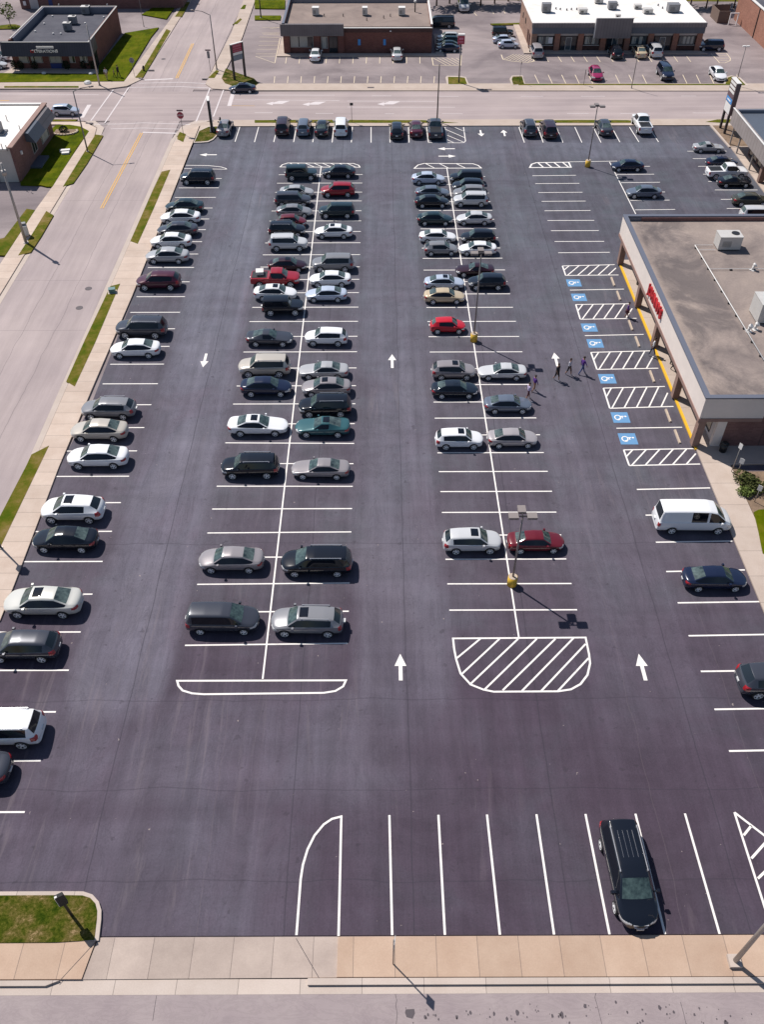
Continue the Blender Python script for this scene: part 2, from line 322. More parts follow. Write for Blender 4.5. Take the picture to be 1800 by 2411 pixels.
# right-hand side of the left street: verge, pavement, aprons
edge = [(470, 296), (454, 337), (405, 463), (358, 580), (310, 699), (223, 900), (138, 1100), (36, 1369), (0, 1460)]
ep = [P(*e, KZ) for e in edge]; ep2 = [Vector((-26.9, 34, 0)), Vector((-27.5, 20, 0))]
slab('street_sidewalk', [(KX1+.55, 20), (KX1+.55, 116.2), (-27.2, 121.0), (-25.2, 123.0)]+[(p.x, p.y) for p in ep]+[(p.x, p.y) for p in ep2], 'walk_y', KZ)
sheet('street_gutter', [(KX1-.05, 20), (KX1+.56, 20), (KX1+.56, 116.4), (-27.2, 121.6), (-25.4, 124.2), (-24.0, 125.2), (-26.2, 125.2), (-27.9, 122.8), (KX1-.05, 118)], 'kerb_concrete', .024)
def patch(k, s, m='verge_grass', nm='grass_verge', z=.135, z0=.0):
    return slab(nm, [(p.x, p.y) for p in pts(k, s, z)], m, z, z0)
patch('A', '1105 275 1048 288 995 400 845 738 893 755 1000 520')
patch('S', '283 668 260 674 200 800 156 898 176 910 225 805')
patch('S', '115.5 1049 74 1070 60 1100 0 1215 -60 1330 -60 1420 0 1289 91 1100')
patch('A', '1150 60 1150 78 1188 96 1207 45 1165 30')
# corner island with the slab sign
slab('corner_sidewalk', [(p.x, p.y) for p in pts('Pz', '700 1239 730 1180 870 1105 1060 1070 1240 1060 1652 1060 1652 1115 1235 1115 930 1239', KZ)], 'plain_walk', .115)
b = B(); ring = pts('N', '60 222 75 190 110 110 200 66 312 60 300 110 275 160 245 192 200 214 130 220', .14)
b.prism(ring, -.02, .14); o = b.done('island_kerb', 'kerb_concrete'); o['kind'] = 'structure'
patch('N', '72 213 84 190 116 114 203 75 302 70 290 112 268 153 240 183 197 204 130 211', 'worn_grass', z=.155)
# pavement between lot and cross street
slab('north_sidewalk', [(P(520, 290).x, 122.78), (200, 122.78), (200, 125.08), (P(500, 290).x, 125.08)], 'plain_walk', KZ)
for s_ in ('600 283.2 800 282.5 1000 283.5 1080 289.7 600 289.5', '1223 289.6 1250 284 1350 282.8 1480 283.4 1520 289.6', '1662 287.5 1690 281.5 1720 281.5 1900 281 1900 289 1700 289.5'):
    patch('S', s_, nm='grass_strip', z=.14)
# bottom left island
k0 = pts('b0', '-300 272 0 271 200 270 430 269 540 270 600 290 640 335 657 390 656 450 640 588 -300 602', .15)
b = B(); b.prism(k0, -.02, .15); o = b.done('island_kerb', 'kerb_concrete'); o['kind'] = 'structure'
patch('b0', '-300 296 0 296 430 294 535 296 585 312 618 348 630 395 628 450 612 584 360 600 -300 604', 'worn_grass', z=.165)
# left side of the left street
inner = [P(*e, KZ) for e in [(140, 293), (189, 298), (210, 309), (170, 368), (123, 440), (83, 495), (13, 602), (-60, 715), (-200, 950)]]
slab('far_side_sidewalk', [(KX0-.5, 20), (KX0-.5, 117.0), (-39.6, 122.3), (-42, 124.6), (-120, 124.6), (-120, 122.9)]+[(p.x, p.y) for p in inner], 'walk_y', .115)
sheet('far_side_gutter', [(KX0+.05, 20), (KX0-.52, 20), (KX0-.52, 117.0), (-39.6, 122.6), (-42, 125.15), (-40.5, 125.15), (-38.6, 122.5), (KX0+.05, 119)], 'kerb_concrete', .024)
patch('Q', '725 410 900 408 1040 430 1155 490 1000 700 680 1210 600 1208 530 1190 265 1185 250 900 560 560', 'grass', 'lawn')
patch('S', '225 317 243 319.5 205 385 172.5 431.5 148 440 190 372')
patch('S', '109 497 126 507 98 555 72.6 594 42.7 601.6 75 552')
patch('S', '62.6 491.7 82.6 495 45 552 12.7 601.6 -30 600 -30 570 10 560')
patch('S', '-100 281.5 183 281.5 176 286 -100 286', nm='grass_strip')
patch('S', '-100 620 -20 610 -110 760 -200 800', nm='grass_strip')
# top left block
slab('block_sidewalk', [(p.x, p.y) for p in [P(*e, KZ) for e in [(-150, 196), (292, 192.5), (436, 0), (470, -60), (488, -60), (448, 4), (402, 78), (366, 134), (333, 187), (299, 203), (255, 209), (-150, 209)]]], 'plain_walk', .115)
patch('S', '16 172.5 232 174 232 156 294 78 374 65 356 87 292.4 191 0 194 -100 194 -100 172', 'grass', 'lawn')
patch('S', '10 203 185 203 185 207 10 207', nm='grass_strip'); patch('S', '318 183.5 340 156 392 69 402 73 366 134 336 183.5', nm='grass_strip')
patch('S', '412 40 436 5.5 447 5.5 428 40', nm='grass_strip'); patch('S', '334 34.5 378 7 418 7 392 45', 'grass', 'lawn')
patch('R1', '-80 350 20 330 120 318 200 318 260 335 268 355 200 372 -80 378', 'verge_grass', 'grass_island')
# top right block
slab('block_sidewalk', [(p.x, p.y) for p in [P(*e, KZ) for e in [(488, 189), (545, 78), (585, -30), (612, -30), (570, 90), (523, 182), (555, 197), (2600, 197), (2600, 215), (560, 213), (500, 209), (484, 198)]]], 'plain_walk', .115)
patch('S', '490 184 510 165 516 168 505 184', nm='grass_strip'); patch('S', '548 58 566 43.6 570 46 559 57', nm='grass_strip')
patch('Pz', '1300 420 1250 540 1290 600 1400 640 1652 640 1700 600 1640 540 1470 485', 'worn_grass', 'grass_island')
for s_ in ('600 0 672 0 671 21 600 20', '600 37 662 37 660 47 600 47', '596 -40 690 -40 690 -5 596 -5', '566 22 574 12 580 12 577 22'): patch('S', s_, 'grass', 'lawn')
patch('V', '60 545 1530 545 1530 553 60 553', nm='grass_strip')
for s_ in ('430 228 640 240 662 318 440 320',): slab('island_kerb', [(p.x, p.y) for p in pts('O', '412 240 430 224 560 228 630 238 665 322 430 320', .13)], 'kerb_concrete', .13); patch('O', '438 236 560 238 620 246 646 314 444 314', 'verge_grass', 'grass_island', z=.15)
slab('island_kerb', [(p.x, p.y) for p in pts('O', '1105 258 1130 222 1245 220 1275 316 1130 328', .13)], 'kerb_concrete', .13); patch('O', '1128 262 1140 232 1238 230 1262 312 1144 320', 'worn_grass', 'grass_island', z=.15)
slab('island_kerb', [(p.x, p.y) for p in pts('V', '1405 500 1440 490 1500 505 1552 556 1385 556', .13)], 'kerb_concrete', .13); patch('V', '1418 504 1442 496 1492 510 1530 550 1400 550', 'verge_grass', 'grass_island', z=.15)
patch('S', '1155 56 1230 54 1224 58 1160 59', 'verge_grass', 'grass_island')
slab('building_walk', [(p.x, p.y) for p in pts('T', '100 365 125 365 125 520 1600 520 1575 330 1620 330 1680 545 50 548', .12)], 'plain_walk', .115)
slab('building_walk', [(p.x, p.y) for p in pts('V', '25 157 60 155 145 325 1235 330 1290 350 95 345', .12)], 'plain_walk', .115)
slab('building_walk', [(p.x, p.y) for p in pts('R1', '130 905 160 870 1290 900 1300 965 250 948 120 1010 -60 1060 -60 1000', .12)], 'plain_walk', .10)
# right: walkway beside the shop, flower beds, side yard
WX = 25.75
wk = [(P(1692, 334).x, P(1692, 334).y), (P(1790, 458, .12).x, P(1790, 458, .12).y), (P(1830, 512).x, 96.5), (58, 96.5), (58, 121.9), (P(1674, 299).x, 122.7), (P(1668, 299).x, 122.7)]
slab('north_walk', [(46.95, 114.9), (46.95, 96.5), (53, 96.5), (53, 114.9)], 'plain_walk', .115)
slab('pylon_bed_kerb', [(46.7, 115.0), (53, 115.0), (53, 122.7), (46.3, 122.7)], 'kerb_concrete', .14)
slab('pylon_bed', [(46.95, 115.2), (52.9, 115.2), (52.9, 122.5), (46.6, 122.5)], 'soil', .15)
slab('shop_walk', [(WX, 84.4), (WX+.05, 52.7), (WX+.2, 20), (28.3, 20), (28.0, 51.0), (34.5, 51.2), (34.5, 53.4), (28, 53.4), (28, 84.4)], 'plain_walk', .12)
b = B(); b.prism([(WX-.10, 83.4), (WX-.05, 52.9), (WX+.17, 52.9), (WX+.12, 83.4)], .0, .128); o = b.done('yellow_kerb', 'kerb_yellow'); o['kind'] = 'structure'
slab('flower_bed', [(28.05, 50.95), (29.0, 50.2), (31.0, 50.2), (31.7, 48.6), (31.0, 47.6), (32.6, 46.6), (35, 45.6), (35, 30), (28.3, 30)], 'soil', .10)
slab('yard_lawn', [(p.x, p.y) for p in pts('J', '1552 850 1600 825 1700 820 1900 830 2000 1500 1720 1300 1640 1250 1625 1180 1600 1050', .14)], 'grass', .14, kind='structure')
# stains and patches on the near street
b = B()
random.seed(3)
for i in range(85):
    cx, cy = random.uniform(955, 1790), random.gauss(2388, 14)
    if cy < 2352: continue
    r = abs(random.gauss(0, 1))*2.2+.8
    if i in (5, 12, 31): r *= 2.6
    p = P(cx, cy); s_ = .027*r*.6
    b.poly([(p.x+s_*math.cos(t)*random.uniform(.6, 1.1), p.y+1.2*s_*math.sin(t)*random.uniform(.7, 1.2), .004) for t in [k*PI/4.5 for k in range(9)]])
for pp in pts('b1', '980 1035 1035 1032 1040 1060 1025 1095 985 1085 975 1055'), : b.poly([(p.x, p.y, .0045) for p in pp])
mat('oil_stain', (.075, .06, .068), .7); o = b.done('oil_stains', 'oil_stain'); o['kind'] = 'structure'
b = B()
for k, s_ in (('b1', '912 935 922 975 915 1010 925 1060 918 1132'), ('M', '565 1325 555 1370 570 1420 590 1500 605 1560'), ('M', '1110 1400 1130 1470 1150 1560'), ('b0', '1015 945 1000 1040 990 1110')):
    b.path(pts(k, s_), .02, .0035)
mat('crack', (.06, .052, .058), .9); o = b.done('pavement_cracks', 'crack'); o['kind'] = 'structure'
b = B()
for s_ in ('1090 -10 1060 260 960 620 925 720', '750 545 700 700 670 900'): pass
# diagonal relief joints in the near pavement
b2 = B()
for k, s_ in (('b0', '625 592 375 862'), ('b1', '268 572 418 830')):
    q = pts(k, s_, .125); b2.path(q, .03, .1235 if k == 'b0' else .0535)
b2.done('pavement_joints', 'crack')['kind'] = 'structure'
# ------------------------------------------------------------------ painted markings
LZ = .008
def rowlines(b, x0, x1, ys, w=.11, z=LZ):
    for Y in ys: b.line((x0, Y), (x1, Y), w, z)
def yat(k, l): return [G(k, x_, y_).y for x_, y_ in l]
pm = B()
i1 = yat('Hh', [(1150, 1417), (1157, 1209), (1163, 1026), (1170, 857), (1177, 695), (1180, 544), (1180, 400), (1183, 253), (1187, 122)]) + yat('E', [(900, 1095), (908, 966), (915, 849), (928, 734), (934, 629), (935, 529), (935, 432), (940, 340), (943, 246), (946, 160), (948, 79)]) + yat('B', [(675, 826), (678, 749), (680, 676), (688, 607), (683, 542), (683, 478), (686, 421), (686, 362), (683, 307)])
i1s = yat('Hh', [(92, 1430), (130, 1215), (168, 1035), (205, 860), (242, 702), (273, 547), (305, 399), (338, 252), (362, 118)])
for i, Y in enumerate(i1): pm.line((-12.85, i1s[i] if i < 9 else Y), (-2.2, Y), .11, LZ)
i2 = yat('I', [(1532, 1274), (1486, 1070), (1442, 879), (1395, 692), (1353, 515), (1320, 353), (1280, 198), (1250, 52)]) + yat('Fz', [(1215, 1070), (1183, 939), (1160, 814), (1137, 679), (1110, 555), (1080, 425), (1054, 306), (1032, 188), (1007, 79)]) + yat('B', [(1643, 1080), (1630, 1000), (1612, 925), (1585, 849), (1580, 783), (1570, 717), (1558, 658), (1540, 597), (1518, 539), (1515, 482), (1512, 427), (1510, 370), (1500, 320)])
rowlines(pm, 4.62, 13.3, i2)
lk = yat('A', [(1456, 333), (1435, 393), (1414, 455), (1392, 524), (1370, 595), (1347, 664), (1321, 742), (1293, 822), (1268, 909), (1236, 1002), (1205, 1098)]) + yat('Dz', [(1175, 98), (1147, 205), (1108, 319), (1067, 434), (1030, 561), (985, 697), (935, 845), (888, 996)]) + yat('G', [(840, 59), (783, 230), (725, 416), (660, 611), (596, 823), (513, 1068)]) + yat('K', [(432, 352), (345, 622), (242, 938), (134, 1271)])
for Y in lk: pm.line((-24.9 if Y > 60 else -25.7 if Y > 45 else -26.6, Y), (-19.95, Y), .11, LZ)
pm.line(G('D', 568, 1467), G('D', 694, 362), .11, LZ+.003); pm.line(G('D', 1122, 1378), G('D', 966, 362), .11, LZ+.003)
def hpath(b, k, s_, closed=False, w=.12, z=LZ): b.path(pts(k, s_), w, z, 0, closed)
def seg(b, k, s_, w=.11, z=LZ):
    v = [float(t) for t in s_.split()]
    for i in range(0, len(v), 4): b.line(G(k, v[i], v[i+1]), G(k, v[i+2], v[i+3]), w, z)
hpath(pm, 'I', '553 1497 562 1580 578 1660 612 1770 690 1855 790 1895 870 1911 1370 1908 1470 1893 1545 1852 1600 1780 1620 1690 1612 1620 1585 1490', True, .13)
seg(pm, 'I', '765 1500 583 1650 915 1500 620 1775 1060 1500 690 1850 1205 1500 800 1893 1350 1500 940 1900 1490 1495 1090 1905 1585 1540 1240 1905 1608 1650 1370 1905', .12, LZ+.003)
hpath(pm, 'D', '383 1471 386 1482 395 1492 415 1498 440 1500 700 1497 725 1493 742 1483 748 1470', True, .13)
hpath(pm, 'B', '165 258 180 243 215 232 640 235 675 247 683 260', True, .14)
seg(pm, 'B', '230 233 275 258 275 233 330 258 330 234 385 258 385 234 440 258 440 234 495 258 495 235 550 258 550 235 605 259 600 235 655 259', .12, LZ+.003)
hpath(pm, 'B', '1035 267 1060 245 1100 235 1415 237 1450 248 1470 265', True, .16); seg(pm, 'B', '1110 237 1165 264 1200 237 1255 264 1310 238 1365 264', .13, LZ+.003)
hpath(pm, 'C', '133 262 145 240 175 230 385 227 400 260', True, .2); seg(pm, 'C', '185 230 220 260 235 230 275 260 290 229 330 260 345 228 385 260', .2, LZ+.003)
seg(pm, 'C', '385 225 700 220 650 225 820 563 690 307 940 305 725 360 977 357 755 421 1010 420 785 475 1040 473 815 536 1076 533 680 254 912 254')
seg(pm, 'C', '150 315 432 312 168 366 455 364 188 424 475 422 210 481 495 479 229 542 527 540 248 605 551 604 270 671 580 670 294 741 615 740 317 814 651 811')
seg(pm, 'C', '1155 156 1410 155 1190 204 1445 203 1225 254 1485 253 1257 305 1520 304 1290 352 1560 352 1333 407 1610 407 1372 468 1650 467 1410 527 1700 526')
seg(pm, 'A', '1195 268 1472 273'); hpath(pm, 'A', '1205 247 1350 249 1430 257 1462 266 1472 273')
seg(pm, 'N', '495 65 447 213 668 70 627 217 843 72 805 217 1017 72 990 217 1187 74 1167 218 1362 75 1347 220 1535 76 1525 220')
seg(pm, 'B', '755 0 755 100 878 0 878 100 998 0 1002 100 1115 0 1128 100 1235 0 1248 100'); hpath(pm, 'B', '1128 100 1330 102 1358 100 1368 90 1355 0')
seg(pm, 'B', '1240 15 1362 68 1243 50 1355 97 1300 2 1362 30 1246 80 1290 100', .11, LZ+.003)
seg(pm, 'C', '62 0 98 100 185 0 220 100 305 0 348 100 425 0 471 100 545 0 595 100 665 0 717 97 780 0 841 97 905 0 968 96')
# right and bottom, white
seg(pm, 'J', '415 630 1128 615 500 880 1240 868 600 1143 1343 1131 700 1428 1465 1412 812 1732 1612 1720 918 2052 1745 2038', .12)
seg(pm, 'L', '1242 222 1960 212 1330 468 2060 456 1425 738 2160 724', .12)
hpath(pm, 'D', '641 2020 650 1900 655 1868 665 1835 680 1805 700 1781 718 1769 738 1764 735 1900 732 2022')
v = [(842, 848), (948, 962), (1053, 1081), (1160, 1198), (1266, 1318), (1374, 1438), (1481, 1556)]
for i, (a_, b_) in enumerate(v): pm.line(G('D', a_, 1761-i*.6), G('D', b_, 2020-i*.4), .12, LZ)
hpath(pm, 'M', '1460 172 1760 1110'); seg(pm, 'M', '1460 172 1900 510 1520 320 1570 258 1570 470 1690 335 1612 600 1800 420 1660 760 1900 540', .13, LZ+.003)
# accessible bays
for t in ('83 88 490 78 520 158 108 162', '187 388 610 382 660 495 222 503', '305 760 770 748 830 883 352 893', '402 1038 880 1025 948 1180 452 1195', '560 1518 1105 1508 1155 1628 603 1640'):
    q = pts('X4', t); pm.line(q[0], q[1], .12, LZ); pm.line(q[3], q[2], .12, LZ); pm.line(q[0], q[3], .14, LZ+.003)
    for i in range(6):
        f = .13+.193*i; sh_ = .29; t0 = max(0, (f-1)/sh_); t1 = min(1, f/sh_)
        pt = lambda t_: (q[0].lerp(q[1], f-sh_*t_)).lerp(q[3].lerp(q[2], f-sh_*t_), t_)
        if t1-t0 > .2: pm.line(pt(t0), pt(t1), .12, LZ+.006)
seg(pm, 'X4', '142 276 562 268 258 630 715 620 503 1350 1015 1342')
pm.done('parking_bay_lines', 'paint_white')['kind'] = 'structure'
def arrow(b, p, ang, L=2.1, hw=.42, sw=.15, hl=.95, z=LZ):
    sh = [(-L/2, -sw), (L/2-hl, -sw), (L/2-hl, -hw), (L/2, 0), (L/2-hl, hw), (L/2-hl, sw), (-L/2, sw)]
    c_, s_ = math.cos(ang), math.sin(ang)
    b.poly([(p.x+x_*c_-y_*s_, p.y+x_*s_+y_*c_, z) for x_, y_ in sh])
pa = B()
for x_, y_, a_, L_ in ((866, 1441, 90, 2.05), (1388.5, 1441, 90, 2.05), (848, 780.5, 90, 2.2), (1202, 777, 90, 2.2), (442.5, 779, -90, 2.2), (450, 335, 180, 2.3), (965, 322, 180, 2.3), (967, 338, 0, 2.3), (1040, 288.5, -90, 2.2), (1090, 288, 90, 2.2)):
    arrow(pa, G('D', x_, y_), math.radians(a_), L_, .38 if y_ > 500 else .48, .12)
pa.done('lane_arrows', 'paint_white')['kind'] = 'structure'
pb = B(); pw = B()
for x_, y_ in ((172, 220), (212, 332), (292, 567), (338, 690), (432, 965), (535, 1266), (593, 1432)):
    p = G('X4', x_, y_); h_ = .72
    pb.poly([(p.x+a_*h_, p.y+c_*h_, LZ) for a_, c_ in ((-1, -1), (1, -1), (1, 1), (-1, 1))])
    # wheelchair figure, its head towards +x
    T_ = lambda u, w_: (p.x+u*h_, p.y+w_*h_)
    arc_ = [T_(-.32+.36*math.cos(t), -.02+.44*math.sin(t)) for t in [math.radians(20+i*22) for i in range(14)]]
    pw.path(arc_, .09, LZ+.004); pw.path([T_(.42, .22), T_(.02, .18), T_(-.05, -.22), T_(-.34, -.36), T_(-.34, -.52)], .10, LZ+.007)
    pw.path([T_(.2, .2), T_(.2, -.2)], .08, LZ+.010)
    pw.poly([(p.x+(.62+.13*math.cos(t))*h_, p.y+(.2+.13*math.sin(t))*h_, LZ+.004) for t in [k*PI/5 for k in range(10)]])
pb.done('accessible_bay_paint', 'paint_blue')['kind'] = 'structure'; pw.done('accessible_bay_symbols', 'paint_white')['kind'] = 'structure'
# street markings
ps_ = B(); SZ = .026
seg(ps_, 'Pz', '315 565 660 550', .45, SZ); hpath(ps_, 'Pz', '240 605 740 592 1060 608', w=.2, z=SZ); hpath(ps_, 'Pz', '120 655 740 645 1110 662', w=.2, z=SZ)
seg(ps_, 'Pz', '1110 662 940 1070 1275 682 1150 1010', .2, SZ+.003); seg(ps_, 'Pz', '1398 695 1342 880', .6, SZ); seg(ps_, 'Pz', '1400 742 1652 742', .15, SZ)
hpath(ps_, 'Pz', '-300 1102 0 1100 300 1085 870 1105', w=.18, z=SZ); hpath(ps_, 'Pz', '-100 1160 300 1148 730 1163', w=.18, z=SZ); seg(ps_, 'Pz', '290 1200 700 1212', .35, SZ)
seg(ps_, 'Q', '1160 152 1062 320', .6, SZ); seg(ps_, 'r1', '735 585 590 785 835 570 680 800', .2, SZ+.003)
seg(ps_, 'r1', '1525 650 1652 652', .13, SZ)
seg(ps_, 'r2', '0 650 550 655 600 658 1170 660 760 624 885 624 1195 628 1322 628 0 620 520 620 0 733 115 733 395 738 510 738 845 740 905 740 1215 740 1350 740 600 697 1300 698', .13, SZ)
seg(ps_, 'V', '75 627 220 627 465 627 620 627 1115 625 1210 625 375 738 515 738 720 738 820 738 1190 735 1370 735', .13, SZ)
seg(ps_, 'r1', '0 612 640 616 0 690 300 690', .12, SZ)
for x_, y_ in ((150, 670), (385, 675), (870, 673)):
    p = G('r2', x_, y_)
    ps_.poly([(p.x+u*1.15, p.y+w_*1.15, SZ) for u, w_ in ((1.5, .72), (.1, .72), (-.6, .1), (-.6, .45), (-1.5, -.25), (-.6, -.8), (-.6, -.35), (.6, -.35), (1.3, .45))][::1])
ps_.done('street_markings', 'paint_street')['kind'] = 'structure'
py = B()
q0, q1 = G('D', 306, 288), G('D', 220, 451)
for dx in (-.14, .14): py.line((q0.x+dx, q0.y), (q1.x+dx, q1.y), .13, SZ)
q0, q1 = G('D', 417, 95), G('D', 382, 170)
for dx in (-.14, .14): py.line((q0.x+dx, q0.y), (q1.x+dx, q1.y), .14, SZ)
seg(py, 'r1', '1500 688 1652 689', .1, SZ)
seg(py, 'Q', '0 98 120 98', .2, SZ)
py.done('yellow_centre_lines', 'paint_yellow')['kind'] = 'structure'
pc = B()
for k in range(13): seg(pc, 'r2', f'{130+86.4*k} 495 {126+86.4*k} 538', .1, .0-.03)
for k in range(11): seg(pc, 'r2', f'{207+86.5*k} 370 {200+87.2*k} 412', .1, -.03)
for k in range(16):
    if k not in (5, 9): seg(pc, 'V', f'{165+87.3*k} 485 {193+87.3*k} 543', .1, -.03)
for k in range(12): seg(pc, 'V', f'{230+83.5*k} 362 {256+83.8*k} 402', .1, -.03)
hpath(pc, 'V', '1310 348 1365 408 1400 408 1432 395 1435 378 1410 348', True, .12, -.03); seg(pc, 'V', '1330 362 1415 362 1345 378 1430 378 1360 393 1425 393', .1, -.03)
hpath(pc, 'O', '1015 -5 1033 45 1130 65 1300 80 1372 65 1350 0', w=.14, z=-.03)
for k in range(10): seg(pc, 'O', f'{1040+33*k} {45+3.5*k} {1150+33*k} {-10+2*k}', .1, -.027)
hpath(pc, 'O', '265 28 280 110 578 112 582 0', w=.12, z=-.03)
for k in range(6): seg(pc, 'O', f'{275+50*k} 30 {420+50*k} 108' if k < 4 else f'{275+50*k} 30 {578} {30+(303-50*k+15)*.5}', .1, -.027)
seg(pc, 'r2', '50 180 160 178 48 215 160 213 55 222 160 228 30 240 160 245 30 268 160 268 25 295 160 293 15 320 160 320 8 350 150 350 165 245 130 410 5 365 130 410 30 365 140 365', .1, -.03)
seg(pc, 'T', '-20 280 75 268 -20 330 75 330', .1, -.03)
seg(pc, 'U', '1045 150 1080 220 750 175 815 245 1220 140 1260 215', .12, -.03)
pc.done('neighbour_bay_lines', 'paint_cream')['kind'] = 'structure'
